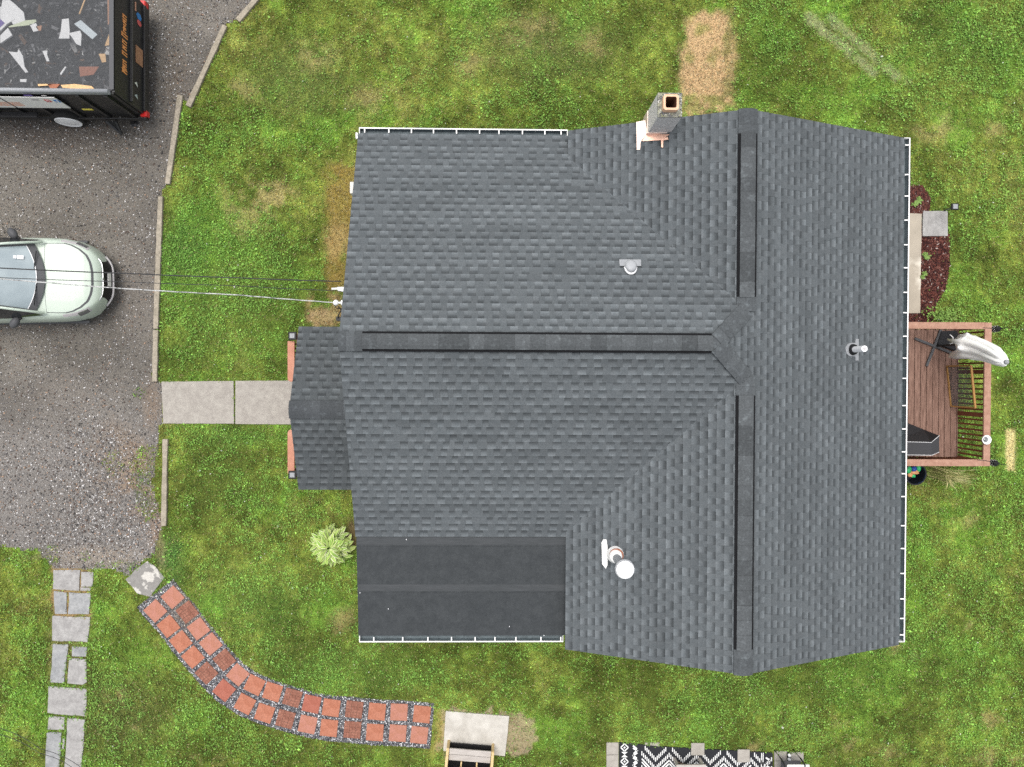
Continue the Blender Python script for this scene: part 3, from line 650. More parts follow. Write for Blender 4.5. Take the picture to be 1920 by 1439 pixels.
# left wing, upper slope (eave at yt, rises towards -y)
def pk(z, y): return z
S1 = [(xL,yt),(xe+.3,yt),(xr,yV1),(xp,yr),(xL,yr)]
o, uv, vv = Vector((xL,yt,zE)), Vector((1,0,0)), Vector((0,-1,qq)).normalized(); nn = Vector((0,qq,1)).normalized()
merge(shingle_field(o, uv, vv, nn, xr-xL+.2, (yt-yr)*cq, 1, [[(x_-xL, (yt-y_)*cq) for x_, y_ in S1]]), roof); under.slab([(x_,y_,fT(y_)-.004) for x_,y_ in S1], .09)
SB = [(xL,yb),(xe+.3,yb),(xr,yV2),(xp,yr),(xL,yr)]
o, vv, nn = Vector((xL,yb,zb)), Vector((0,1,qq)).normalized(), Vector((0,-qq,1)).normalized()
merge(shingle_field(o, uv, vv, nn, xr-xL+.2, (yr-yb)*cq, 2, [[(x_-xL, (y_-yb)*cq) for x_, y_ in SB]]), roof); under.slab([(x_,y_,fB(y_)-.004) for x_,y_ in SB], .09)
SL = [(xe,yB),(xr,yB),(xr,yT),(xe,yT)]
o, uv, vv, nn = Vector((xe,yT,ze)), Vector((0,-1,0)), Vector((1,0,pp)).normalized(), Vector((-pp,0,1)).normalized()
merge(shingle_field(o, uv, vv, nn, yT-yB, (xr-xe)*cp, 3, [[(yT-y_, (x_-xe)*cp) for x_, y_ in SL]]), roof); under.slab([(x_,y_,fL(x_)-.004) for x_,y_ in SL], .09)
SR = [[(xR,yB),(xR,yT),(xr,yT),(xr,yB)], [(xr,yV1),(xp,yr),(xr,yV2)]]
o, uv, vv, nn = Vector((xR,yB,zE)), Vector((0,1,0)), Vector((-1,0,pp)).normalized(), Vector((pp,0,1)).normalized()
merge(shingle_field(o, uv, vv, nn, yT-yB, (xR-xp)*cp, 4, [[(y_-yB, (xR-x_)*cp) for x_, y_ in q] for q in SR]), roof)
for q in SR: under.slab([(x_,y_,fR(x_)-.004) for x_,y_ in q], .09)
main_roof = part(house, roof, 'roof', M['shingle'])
sub(house, main_roof, under, 'roof_edge', M['deck_under'])

def ridge_strip(p, q, half, s1, s2, lift, seg=None, col=(0.090,0.097,0.103), crown=0.012, jit=.08, seed=0):
    """bent cap pieces along p-q; s1,s2 = slopes falling away to the left/right of travel"""
    rnd = random.Random(seed); mb = MB(); p = Vector(p); q = Vector(q); d = q-p; L = d.length; t = d/L
    h = Vector((t.x, t.y, 0)).normalized(); lft = Vector((-h.y, h.x, 0)); n = max(1, int(round(L/seg))) if seg else 1
    prof = [(-1.0, 0), (-.5, .5), (-.15, .86), (.15, .86), (.5, .5), (1.0, 0)]
    for i in range(n):
        a = p + t*(L*i/n); b_ = p + t*(L*(i+1)/n + (0.012 if seg else 0)); vs = []
        l0 = lift + (.010 if seg else 0); l1 = lift + .002
        k = rnd.uniform(1-jit, 1+jit)
        for c, lf in ((a, l0), (b_, l1)):
            for s_, _ in prof:
                sl_ = s1 if s_ > 0 else s2
                drop = abs(s_)*half*sl_; rnd_ = crown*(1-abs(s_))**.5*0 - (0.022*max(0, .3-abs(s_))/.3)
                vs.append(c + lft*(s_*half) + Vector((0,0,lf - drop + rnd_)))
        m_ = len(prof); fs = [(j, j+1, m_+j+1, m_+j) for j in range(m_-1)]
        mb.add(vs, fs, tuple(cc*k for cc in col))
        lo = [v - Vector((0,0,.012)) for v in vs]
        mb.add(vs[:m_]+lo[:m_], [(j+1, j, m_+j, m_+j+1) for j in range(m_-1)], tuple(cc*k*.5 for cc in col))
        mb.add([vs[0],vs[m_],lo[m_],lo[0]], [(0,1,2,3)], tuple(cc*.4 for cc in col)); mb.add([vs[m_-1],vs[2*m_-1],lo[2*m_-1],lo[m_-1]], [(3,2,1,0)], tuple(cc*.4 for cc in col))
    return mb
def ridge_vent(p, q, s1, s2, seed):
    v = sub(house, main_roof, ridge_strip(p, q, .168, s1, s2, .030, col=(.012,.012,.013)), 'ridge_vent', M['shingle'])
    sub_ = ridge_strip(p, q, .130, s1, s2, .046, seg=.26, col=(0.074,0.080,0.083), jit=.20, seed=seed)
    local(house, sub_); sub_.build('vent_cap', M['capshingle'], main_roof)
capc = (0.076,0.083,0.087)
R0 = lambda y: (xr, y, zr+.012)
yv = lambda py: u(1404, py, zr).y
A1, A2, B1, B2 = yv(250), yv(557), yv(742), yv(1219)
ridge_vent(R0(A1), R0(A2), pp, pp, 1); ridge_vent(R0(B1), R0(B2), pp, pp, 2)
xa, xb_ = u(679, 638, zlr).x, u(1335, 645, zlr).x
ridge_vent((xa,yr,zlr+.012), (xb_,yr,zlr+.012), qq, qq, 3)
def caps(p, q, s1, s2, seed, half=.165): sub(house, main_roof, ridge_strip(p, q, half, s1, s2, .022, seg=.15, col=capc, jit=.15, seed=seed), 'ridge_cap', M['capshingle'])
caps(R0(yT+.01), R0(A1), pp, pp, 4); caps(R0(A2), R0(yV1-.02), pp, pp, 5); caps(R0(B1), R0(yV2+.02), pp, pp, 6); caps(R0(yB-.01), R0(B2), pp, pp, 7)
caps((xL-.01,yr,zlr+.012), (xa,yr,zlr+.012), qq, qq, 8); caps((xb_,yr,zlr+.012), (xp+.06,yr,zlr+.012), qq, qq, 9)
hl = math.hypot(xr-xp, yV1-yr); hs_ = 0.30
caps((xr,yV1,zr+.016), (xp+.05,yr+.05,zlr+.016), hs_, hs_, 10, .15); caps((xr,yV2,zr+.018), (xp+.05,yr-.05,zlr+.018), hs_, hs_, 11, .15)

# membrane roof at lower left
f0 = u(669,1005,zb-.03); yf1 = u(672,1193,2.72).y; xfl = xL+.01; xfr = xe+.02
fm = MB(); ys_ = [yb+.02, u(668,1022,2.9).y, u(668,1109,2.8).y, yf1]; zf = lambda y_: zb-.03 + (2.70-(zb-.03))*(yb-y_)/(yb-yf1)
for i in range(3):
    up = .018 - i*.006
    fm.slab([(xfl,ys_[i],zf(ys_[i])+up+(-.02 if i==0 else 0)),(xfr,ys_[i],zf(ys_[i])+up+(-.02 if i==0 else 0)),(xfr,ys_[i+1]-.02*(i<2),zf(ys_[i+1])+up),(xfl,ys_[i+1]-.02*(i<2),zf(ys_[i+1])+up)], .05+.01*i)
flat = part(house, fm, 'flat_roof', M['membrane'], bevel=.004)
for a in ((728,1142),(955,1175),(762,1012),(675,1112),(1020,1192)):
    c = u(*a, zf(u(*a, 2.8).y)+.03); sp = MB(); sp.ball(c, .008, 6, (1, 1.8, .4)); sub(house, flat, sp, 'membrane_speck', M['pvc'])
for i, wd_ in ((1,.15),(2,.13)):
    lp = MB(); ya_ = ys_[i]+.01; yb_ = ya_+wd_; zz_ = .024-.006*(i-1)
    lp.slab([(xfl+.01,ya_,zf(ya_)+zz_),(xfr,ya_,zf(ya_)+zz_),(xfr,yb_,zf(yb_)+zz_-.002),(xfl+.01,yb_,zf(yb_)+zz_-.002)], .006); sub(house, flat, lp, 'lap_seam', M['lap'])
# fascia under the eaves
fb = MB(); fb.box((xL+.05,yt-.06,zE-.22),(xe,yt-.03,zE-.02)); part(house, fb, 'fascia', M['white'])
fb = MB(); fb.box((xR-.06,yB+.02,zE-.22),(xR-.03,yT-.02,zE-.02)); part(house, fb, 'fascia', M['white'])
fb = MB(); fb.box((xfl+.02,yf1+.03,2.46),(xfr-.02,yf1+.05,2.66))
part(house, fb, 'fascia', M['white'])

def gutter(p, q, out, brackets, ztop):
    """open trough from p to q, out = unit vector away from the house"""
    p = Vector(p); q = Vector(q); out = Vector(out); W_ = .125; H_ = .11; d = (q-p).normalized()
    prof = [(0,0),(0,-H_),(W_*.75,-H_),(W_-.012,-.045),(W_-.020,-.004),(W_-.020,.004),(W_+.002,.004),(W_+.004,-.05),(W_*.8,-H_-.006),(-.004,-H_-.006),(-.004,0)]
    tr = MB(); li = MB()
    def ext(mb, pr, closed):
        n = len(pr); vs = [c + out*a + Vector((0,0,b_)) for c in (p, q) for a, b_ in pr]
        mb.add(vs, [(i, i+1, n+i+1, n+i) for i in range(n-1)])
    ext(li, prof[:5], 0); ext(tr, prof[4:], 0)
    for c, s_ in ((p, -1), (q, 1)):
        tr.bar(c - out*.002 + Vector((0,0,-.045)), c + out*(W_) + Vector((0,0,-.045)), .012, .10)
    g = part(house, tr, 'gutter', M['white'])
    sub(house, g, li, 'gutter_trough', M['gutter_in'])
    for t in brackets:
        bb = MB(); c = p.lerp(q, t); bb.bar(c + out*.03 + Vector((0,0,-.006)), c + out*(W_-.022) + Vector((0,0,-.004)), .022, .010)
        sub(house, g, bb, 'gutter_bracket', M['white'])
    return g
gt = [(678,),(724,),(767,),(809,),(853,),(897,),(934,),(979,),(1022,),(1053,)]
gutter((xL+.02,yt-.005,zE-.005), (xe-.0,yt-.005,zE-.005), (0,1,0), [(a[0]-668)/(1065-668) for a in gt], zE)
gb = [698,753,801,846,891,929,969,1017,1055]
gutter((xL+.03,yf1,2.70), (xe-.02,yf1,2.70), (0,-1,0), [(a-671)/(1059-671) for a in gb], 2.7)
ry = [272,327,367,412,458,501,547,585,629,670,708,759,803,846,887,930,985,1028,1075,1123,1160,1191]
gutter((xR,u(1700,259,zE).y,zE-.005), (xR,u(1687,1204,zE).y,zE-.005), (1,0,0), [(a-259)/(1204-259) for a in ry], zE)
dp = MB(); c = Vector((xL+.05, yt+.04, 0)); dp.bar(c+Vector((0,0,.1)), c+Vector((0,0,zE-.12)), .07, .05, (0,1,0)); dp.bar((xL-.03,yt+.02,zE-.02),(xL-.03,yt-.09,zE-.02),.035,.05); dp.bar((xL-.03,yt-.07,zE-.02),(xL+.05,yt-.07,zE-.02),.03,.045)
part(house, dp, 'downspout', M['white'])
wb = MB(); a = u(656,341,1.5); c = u(661,363,1.5); wb.box((a.x, c.y, 1.1), (xL+.3, a.y, 1.5)); part(house, wb, 'wall_box', M['siding'], bevel=.01)

# porch roof
zpe, zpr = 2.36, 2.98
pl = u(558,613,zpe); pb_ = u(562,918,zpe); pm = u(540,768,zpr); xpl = (pl.x+pb_.x)/2; ypt = pl.y; ypb = pb_.y; yp = (ypt+ypb)/2; sp_ = (zpr-zpe)/(ypt-yp); xpr = xL+.55
pr = MB(); cs_ = math.sqrt(1+sp_**2)
merge(shingle_field(Vector((xpl,ypt,zpe)), Vector((1,0,0)), Vector((0,-1,sp_)).normalized(), Vector((0,sp_,1)).normalized(), xpr-xpl, (ypt-yp)*cs_, 21, [[(0,0),(xpr-xpl,0),(xpr-xpl,(ypt-yp)*cs_),(0,(ypt-yp)*cs_)]]), pr)
merge(shingle_field(Vector((xpl,ypb,zpe)), Vector((1,0,0)), Vector((0,1,sp_)).normalized(), Vector((0,-sp_,1)).normalized(), xpr-xpl, (ypt-yp)*cs_, 22, [[(0,0),(xpr-xpl,0),(xpr-xpl,(ypt-yp)*cs_),(0,(ypt-yp)*cs_)]]), pr)
pr.c = [tuple(k*.80 for k in c) for c in pr.c]
porch = part(house, pr, 'porch_roof', M['shingle'])
pu = MB(); pu.slab([(xpl,ypt,zpe-.004),(xpr,ypt,zpe-.004),(xpr,yp,zpr-.004),(xpl,yp,zpr-.004)], .08); pu.slab([(xpl,ypb,zpe-.004),(xpr,ypb,zpe-.004),(xpr,yp,zpr-.004),(xpl,yp,zpr-.004)], .08)
sub(house, porch, pu, 'roof_edge', M['deck_under'])
sub(house, porch, ridge_strip((xpl-.01,yp,zpr+.012),(xL+.2,yp,zpr+.012),.17,sp_,sp_,.022,seg=.15,col=(0.070,0.076,0.081),jit=.14,seed=31), 'ridge_cap', M['capshingle'])
# porch floor, posts, rails
fl = MB(); a = u(556,632,.35); c = u(560,890,.35); fl.box((a.x, c.y, .0), (xL+.3, a.y, .35)); part(house, fl, 'porch_floor', M['deck'])
zrl = 1.2
for (y0, y1, yc, lb) in ((640,708,630,0),(888,814,891,1)):
    cpx = 548; cc = u(cpx, yc, zrl+.15)
    b = MB(); b.box((cc.x-.045,cc.y-.045,0),(cc.x+.045,cc.y+.045,zrl+.10)); pst = part(house, b, 'porch_post', M['railside'])
    b = MB(); b.box((cc.x-.085,cc.y-.085,zrl+.10),(cc.x+.085,cc.y+.085,zrl+.15)); sub(house, pst, b, 'post_cap', M['black'], bevel=.012)
    b = MB(); b.box((cc.x-.05,cc.y-.05,zrl+.152),(cc.x+.05,cc.y+.05,zrl+.165)); sub(house, pst, b, 'solar_panel', M['greymetal'])
    b = MB(); p0 = u(546,y0,zrl); p1 = u(546,y1,zrl); b.bar(p0, p1, .145, .04); e_ = p1 + (p1-p0).normalized()*.02; b.cyl(Vector((e_.x,e_.y,zrl-.0199)), Vector((e_.x,e_.y,zrl+.0199)), .0715, n=20)
    rl = part(house, b, 'porch_rail', M['rail_orange'], bevel=.006)
    b = MB(); dd = p1-p0
    for k in range(8): c = p0 + dd*(k+.5)/8; b.box((c.x-.018,c.y-.018,.35),(c.x+.018,c.y+.018,zrl-.02))
    b.bar(p0-Vector((0,0,.75)), p1-Vector((0,0,.75)), .05, .07); sub(house, rl, b, 'baluster_row', M['railside'])
    b = MB(); s_ = -1 if lb else 1; b.bar(Vector((cc.x+.07,cc.y,zrl)), Vector((cc.x+.9,cc.y,zrl)), .14, .04); part(house, b, 'porch_rail', M['railcap'])

# chimney
fcx, fcy = u(1259,191,4.55).x, u(1259,191,4.55).y; ro, ri = .128, .092
def ring_box(b, x0, y0, x1, y1, z0, z1):
    h = ri+.004
    b.box((x0,y0,z0),(x1,fcy-h,z1)); b.box((x0,fcy+h,z0),(x1,y1,z1)); b.box((x0,fcy-h,z0),(fcx-h,fcy+h,z1)); b.box((fcx+h,fcy-h,z0),(x1,fcy+h,z1))
b = MB(); t0 = u(1233,220,4.4); t1 = u(1278,176,4.4); cx0, cx1, cy0, cy1 = t0.x, t1.x, t0.y, t1.y; ztop = 4.4
z_ = 0; k = 0
while z_ < ztop-.01:
    h = min(.066, ztop-.006-z_)
    for e_, za, zb2 in ((0,z_,z_+h-.012),(.012,z_+h-.012,z_+h)):
        if z_ < ztop-.6: b.box((cx0+e_,cy0+e_,za),(cx1-e_,cy1-e_,zb2))
        else: ring_box(b, cx0+e_, cy0+e_, cx1-e_, cy1-e_, za, zb2)
    z_ += h
    if h < .06: break
chim = part(house, b, 'chimney', M['brick_grey'])
b = MB(); ring_box(b, cx0-.004,cy0-.004,cx1+.004,cy1+.004,ztop-.004,ztop+.02); cr_ = sub(house, chim, b, 'chimney_crown', M['mossy'])
x = RNG.uniform(cx0, cx1, 260); y = RNG.uniform(cy0, cy1, 260); mo = MB()
for a, c in zip(x, y):
    if max(abs(a-fcx), abs(c-fcy)) < ro+.01: continue
    mo.ball((a, c, ztop+.02), random.uniform(.005,.014), 6, (1,1,.6), random.choice([(.05,.05,.052),(.10,.10,.10),(.30,.30,.28),(.55,.54,.50),(.24,.25,.10)]))
struct(sub(house, chim, mo, 'lichen', M['stone']), 'stuff')
b = MB()
def rr_(r, z): return [(fcx+r*sx*(1 if j else .78), fcy+r*sy*(.78 if j else 1), z) for sx, sy, j in ((1,-1,1),(1,1,1),(1,1,0),(-1,1,0),(-1,1,1),(-1,-1,1),(-1,-1,0),(1,-1,0))]
v = rr_(ro, ztop+.01) + rr_(ro, ztop+.13) + rr_(ri, ztop+.13)
fs = [(r_*8+i, r_*8+(i+1)%8, (r_+1)*8+(i+1)%8, (r_+1)*8+i) for r_ in (0,1) for i in range(8)]; b.add(v, fs)
fl_ = sub(house, chim, b, 'flue_liner', M['clay'])
b = MB(); v = rr_(ri-.001, ztop+.126) + rr_(ri-.001, ztop-.5); b.add(v, [(i,(i+1)%8,8+(i+1)%8,8+i) for i in range(8)]+[tuple(range(8,16))]); sub(house, chim, b, 'flue_bore', M['soot'])
# copper flashings at the chimney foot
zl = lambda x_: fL(x_)+.018
def onL(px, py, lift=.02):
    z = 3.4
    for _ in range(8): P = u(px, py, z); z = fL(P.x)+lift
    return u(px, py, z)
def onT(px, py, lift=.02):
    z = 3.4
    for _ in range(8): P = u(px, py, z); z = fT(P.y)+lift
    return u(px, py, z)
def onR(px, py, lift=.02):
    z = 3.4
    for _ in range(8): P = u(px, py, z); z = fR(P.x)+lift
    return u(px, py, z)
b = MB(); b.slab([onL(*a, .03) for a in ((1193,229),(1194,281),(1200,281),(1201,267),(1213,250),(1210,226))], .01); sub(house, chim, b, 'flashing', M['copper_pale'])
b = MB(); b.slab([onL(*a, .025) for a in ((1212,251.5),(1256,252),(1240,263),(1204,265))], .008); sub(house, chim, b, 'flashing', M['copper'])
b = MB(); b.box((cx0-.012,cy0-.012,3.3),(cx0,cy1,3.62)); b.box((cx0-.012,cy0-.014,3.35),(cx1+.004,cy0,3.66)); sub(house, chim, b, 'step_flashing', M['copper_pale'])
b = MB(); b.slab([onL(*a, .04) for a in ((1239,253),(1244,253),(1243,277),(1240,276))], .008); b.slab([onL(*a, .05) for a in ((1241,260),(1252,257),(1253,262),(1241,264))], .008); sub(house, chim, b, 'flashing', M['copper'])

# roof vents and pipes
b = MB(); c = onT(1182,497,.03); nT = Vector((0,qq,1)).normalized(); vT = Vector((0,-1,qq)).normalized(); uT = Vector((1,0,0))
P = lambda a, d_, h: c + uT*a + vT*d_ + nT*h
b.add([P(-.19,.02,-.012),P(.19,.02,-.012),P(.19,-.11,-.012),P(-.19,-.11,-.012),P(-.19,.02,0),P(.19,.02,0),P(.19,-.11,0),P(-.19,-.11,0)], [(0,1,2,3),(4,7,6,5),(0,4,5,1),(1,5,6,2),(2,6,7,3),(3,7,4,0)])
b.v = [tuple(Vector(v) - vT*.0) for v in b.v]
rv = part(house, b, 'roof_vent', M['greymetal'])
b = MB(); ring = []
for h, rx_, sh in ((0,.105,0),(.05,.10,0),(.075,.085,.0),(.085,.05,.0)):
    ring.append([P(rx_*math.cos(t), rx_*1.15*math.sin(t)+.04, h-.004) for t in [2*math.pi*k/20 for k in range(20)]])
b.add(sum(ring, []), [(i*20+k, i*20+(k+1)%20, (i+1)*20+(k+1)%20, (i+1)*20+k) for i in range(3) for k in range(20)] + [tuple(60+k for k in range(20))])
sub(house, rv, b, 'vent_hood', mat('grey_vent_plastic', (0.34,0.35,0.36), 0.4), smooth=True)
b = MB(); aa = [math.pi*k/10 for k in range(11)]
b.add([P(.115*math.cos(t), .045+.15*math.sin(t), .004) for t in aa] + [P(.095*math.cos(t), .045+.128*math.sin(t), .03) for t in aa], [(k, k+1, 12+k, 11+k) for k in range(10)]); sub(house, rv, b, 'vent_lip', M['pvc'])
# flip check: hood opens downslope (image top is downslope), so nothing more

b = MB(); c = onR(1597,656,.0); nR = Vector((pp,0,1)).normalized(); uR = Vector((0,1,0)); vR = Vector((-1,0,pp)).normalized()
Q = lambda a, d_, h: c + uR*a + vR*d_ + nR*h
b.cyl(c, c+Vector((.0,0,.46)), .055, n=24); vp = part(house, b, 'vent_pipe', M['pvc'], smooth=False)
b = MB(); b.cyl(c+Vector((0,0,.455)), c+Vector((0,0,.4605)), .030, n=20); sub(house, vp, b, 'pipe_mouth', M['greyvinyl'])
b = MB(); ovl = [(.125*math.cos(t), .03+.14*math.sin(t)) for t in [math.pi*k/12 for k in range(13)]] + [(-.125,-.07),(-.20,-.08),(-.20,-.15),(.20,-.15),(.20,-.08),(.125,-.07)]
b.add([Q(a, d_, .022) for a, d_ in ovl] + [Q(a, d_, .008) for a, d_ in ovl], [tuple(range(len(ovl)))] + [(i, len(ovl)+i, len(ovl)+(i+1)%len(ovl), (i+1)%len(ovl)) for i in range(len(ovl))]); sub(house, vp, b, 'pipe_flange', M['greymetal'])
b = MB(); b.lathe(Q(0,0.0,.02), [(.105,0),(.10,.03),(.075,.06),(.062,.10)], 24); sub(house, vp, b, 'pipe_boot', M['black'], smooth=True)

# flue pipe with rain cap on the lower-left slope of the right wing
c = onL(1152,1040,.0); nL = Vector((-pp,0,1)).normalized(); vL = Vector((1,0,pp)).normalized(); uL = Vector((0,-1,0))
zc = 4.2; capc_ = u(1173,1070,zc)
b = MB(); fp = [onL(*a, .03) for a in ((1128,1018),(1131,1012),(1137,1012),(1139,1024),(1139,1060),(1136,1067),(1129,1058))]; b.slab(fp, .012); fpipe_fl = b
b = MB(); b.cyl(c+Vector((0,0,.02)), Vector((capc_.x-.02,capc_.y+.01,zc-.08)), .075, n=24); fpipe = part(house, b, 'flue_pipe', M['greymetal'], smooth=False)
sub(house, fpipe, fpipe_fl, 'flashing_plate', M['white'])
b = MB(); b.lathe(c+Vector((.02,0,.0)), [(.165,0),(.16,.03),(.12,.12),(.11,.20),(.085,.22)], 28, ax=(-.12,0,1)); sub(house, fpipe, b, 'storm_collar', M['white'], smooth=True)
b = MB(); b.lathe(c+Vector((.02,.01,.10)), [(.128,0),(.132,.015),(.128,.03),(.118,.03)], 28, ax=(-.12,0,1)); sub(house, fpipe, b, 'rust_band', M['rust'])
b = MB(); b.lathe((capc_.x,capc_.y,zc-.09), [(.12,0),(.155,.02),(.158,.05),(.15,.075),(.12,.088),(.0001,.095)], 32); sub(house, fpipe, b, 'rain_cap', M['pvc'], smooth=True)
b = MB(); b.lathe((capc_.x,capc_.y,zc-.094), [(.168,0),(.17,.012),(.158,.016)], 32); sub(house, fpipe, b, 'cap_rim', M['greymetal'])

# service cables to the left gable
zc0 = 3.1
def wire(pts, r, name, lab, material, n=24, twist=0):
    P_ = []
    for i in range(len(pts)-1):
        a = u(*pts[i]); c = u(*pts[i+1])
        for k in range(n): P_.append(a.lerp(c, k/n) - Vector((0,0,.05*math.sin(math.pi*k/n))))
    P_.append(u(*pts[-1])); d = (P_[-1]-P_[0]); P_.append(P_[-1] + d.normalized()*14 + Vector((0,0,1.5)))
    b = MB(); b.tube(P_, r, 8)
    if twist:
        for ph in (0, 2.1, 4.2):
            Q_ = []; acc = 0
            for i in range(len(P_)-2):
                for k in range(4):
                    p = P_[i].lerp(P_[i+1], k/4); acc += (P_[i+1]-P_[i]).length/4; Q_.append(p + Vector((0, math.cos(acc*5+ph), math.sin(acc*5+ph)))*r*1.1)
            b.tube(Q_, r*.7, 6)
    return tag(b.build(name, material, smooth=True), lab, 'wire')
wire([(630,568,3.05),(440,553,3.5),(240,542,4.0),(85,530,4.4),(0,523,4.6)], .006, 'service_cable', 'thick pale twisted cable running from the gable insulator out over the green car', M['cable'], twist=1)
wire([(640,528,3.0),(440,521,3.4),(240,513,3.8),(0,503,4.3)], .010, 'overhead_wire', 'thin black wire above the thick pale cable, ending highest on the gable', M['wire'])
wire([(640,546,2.95),(440,536,3.3),(240,529,3.8),(0,521,4.3)], .006, 'overhead_wire', 'thinnest black wire between the thick cable and the upper wire', M['wire'])
wire([(152,1439,4.5),(75,1404,4.6),(-10,1362,4.7)], .004, 'overhead_wire', 'upper thin black wire crossing the flagstone at the bottom left', M['wire'])
wire([(140,1443,4.5),(75,1413,4.6),(-10,1374,4.7)], .004, 'overhead_wire', 'lower thin black wire crossing the flagstone at the bottom left', M['wire'])
b = MB(); a = u(630,568,3.05); b.ball(a, .055, 14, (1,1,1.1)); b.cyl(a, (xL+.3,a.y,3.05), .018); b.cyl(u(640,568,3.05), u(646,568,3.05), .05); ins = part(house, b, 'insulator', M['pvc'], smooth=True)
b = MB(); a = u(622,542,2.9); c = u(642,541,2.9); b.bar(a, c, .03, .03); c2 = u(638,543,2.9); b.box((c2.x-.04,c2.y-.04,2.86),(xL+.3,c2.y+.04,2.94)); part(house, b, 'wire_bracket', M['pvc'])
b = MB(); a = u(633,598,2.6); b.box((a.x-.03,a.y-.04,2.5),(xL+.3,a.y+.04,2.6)); part(house, b, 'junction_box', M['black'])
b = MB(); b.tube([u(634,575,3.0), u(640,582,2.8), u(634,592,2.65), u(634,597,2.6)], .010); b.tube([u(626,570,3.02), u(630,578,2.9), u(641,580,2.8)], .008); sub(house, ins, b, 'drip_loop', M['wire'], smooth=True)

# ------------------------------------------------------------------ deck on the right
ZD, ZR = 0.42, 1.32
dx1 = u(1850.5,740,ZR).x; dy1 = u(1780,611,ZR).y; dy0 = u(1780,868,ZR).y; dx0 = xR-.44
deck = thing('deck', 'red stained wooden deck with railing along the right side of the house', 'deck', ((dx0+dx1)/2, (dy0+dy1)/2, 0))
b = MB(); bw_ = .14; x = dx0; k = 0
rnd = random.Random(3)
while x < dx1-.05:
    b.box((x+.0055, dy0+.02, ZD-.035+rnd.uniform(-.002,.002)), (min(x+bw_-.0055, dx1-.03), dy1-.02, ZD+rnd.uniform(-.002,.002))); x += bw_
fl = part(deck, b, 'floor_boards', M['deck'], bevel=.004)
b = MB(); b.box((dx0,dy0+.03,.12),(dx1-.02,dy0+.07,ZD-.04)); b.box((dx0,dy1-.07,.12),(dx1-.02,dy1-.03,ZD-.04)); b.box((dx1-.07,dy0+.071,.12),(dx1-.03,dy1-.071,ZD-.04)); b.box((dx0,dy0+.075,.02),(dx1-.08,dy1-.075,.05)); part(deck, b, 'rim_joist', M['railside'])
for p0, p1 in (((dx0-.1,dy1,ZR),(dx1-.0725,dy1,ZR)), ((dx0-.1,dy0,ZR),(dx1-.0725,dy0,ZR)), ((dx1,dy0-.07,ZR+.003),(dx1,dy1+.07,ZR+.003))):
    b = MB(); b.bar(p0, p1, .145, .038); part(deck, b, 'rail_cap', M['railcap'], bevel=.005)
def bal(x, y):
    b = MB(); b.box((x-.018,y-.018,.22),(x+.018,y+.018,ZR-.02)); part(deck, b, 'baluster', M['railside'])
def post(x, y, r=.045):
    b = MB(); b.box((x-r,y-r,.02),(x+r,y+r,ZR-.02)); part(deck, b, 'post', M['railside'])
py_ = [u(1800,y_,ZD).y for y_ in (698,775)]
for y_ in py_ + [dy0+.0, dy1-.0]: post(dx1, y_)
y = dy0+.12
while y < dy1-.06:
    if all(abs(y-q_) > .07 for q_ in py_): bal(dx1, y)
    y += .112
x = dx0+.1
while x < dx1-.08: bal(x, dy1); bal(x, dy0); x += .224
b = MB(); b.bar((dx1,dy0+.05,ZR-.06),(dx1,dy1-.05,ZR-.06),.035,.08); part(deck, b, 'top_stringer', M['railside'])

# closed parasol with cross base
base = u(1755.6,649,ZD+.03)
par = thing('closed_parasol', 'closed white parasol on a black cross base standing on the deck', 'parasol', (base.x,base.y,ZD))
b = MB(); arms = [u(1715,635,ZD+.03), u(1791,665,ZD+.03)]; b.bar(arms[0], arms[1], .055, .05); b.bar(u(1737,687,ZD+.028), u(1764,619,ZD+.028), .055, .046); part(par, b, 'cross_base', M['trim'], bevel=.006)
b = MB(); b.prism([u(*a, ZD+.1) for a in ((1759,646),(1767,621),(1795,620),(1801,632),(1798,660))], ZD+.005, ZD+.09)
wp = part(par, b, 'base_weight', M['fabric_black'], bevel=.02)
b = MB(); a = [u(*q_, ZD+.11) for q_ in ((1781,628),(1786,632),(1788,640),(1780,645),(1792,640))]; b.tube(a, [.012,.016,.018,.02,.012], 6); sub(par, wp, b, 'white_strap', M['fabric_white'], smooth=True)
top = u(1886,679,2.75); low = u(1799,645,1.25)
b = MB(); b.tube([base, Vector((base.x+.03,base.y,1.2)), low.lerp(top,.5), top], .024, 10); part(par, b, 'pole', M['blackmetal'], smooth=True)
b = MB(); nseg, nr = 9, 60; vs = []
ctrl = [(u(1803,650,1.30),.32,.31),(u(1820,651,1.5),.31,.29),(u(1836,655,1.75),.29,.26),(u(1852,661,2.0),.28,.235),(u(1866,668,2.3),.26,.205),(u(1878,675,2.55),.20,.15),(u(1886,679,2.72),.09,.08)]
rnd = random.Random(5); ph = [rnd.uniform(-.5,.5) for _ in range(8)]
for i, (c, rx_, ry_) in enumerate(ctrl):
    for k in range(nr):
        t = 2*math.pi*k/nr; f_ = 1.02 + .17*(abs(math.sin(4*t+.5+.12*i))*2-1)*(1-.08*i) + .07*math.sin(5*t+i*.5)
        f_ *= 1+rnd.uniform(-.07,.07)
        vs.append(c + Vector((rx_*.62*f_*math.cos(t), ry_*.78*f_*math.sin(t), (.22*math.sin(4*t+1.2)*(i==0))*1.0)))
fs = [(i*nr+k, i*nr+(k+1)%nr, (i+1)*nr+(k+1)%nr, (i+1)*nr+k) for i in range(len(ctrl)-1) for k in range(nr)] + [tuple((len(ctrl)-1)*nr+k for k in range(nr)), tuple(range(nr-1,-1,-1))]
b.add(vs, fs); cn = part(par, b, 'canopy', M['fabric_white'], smooth=True)
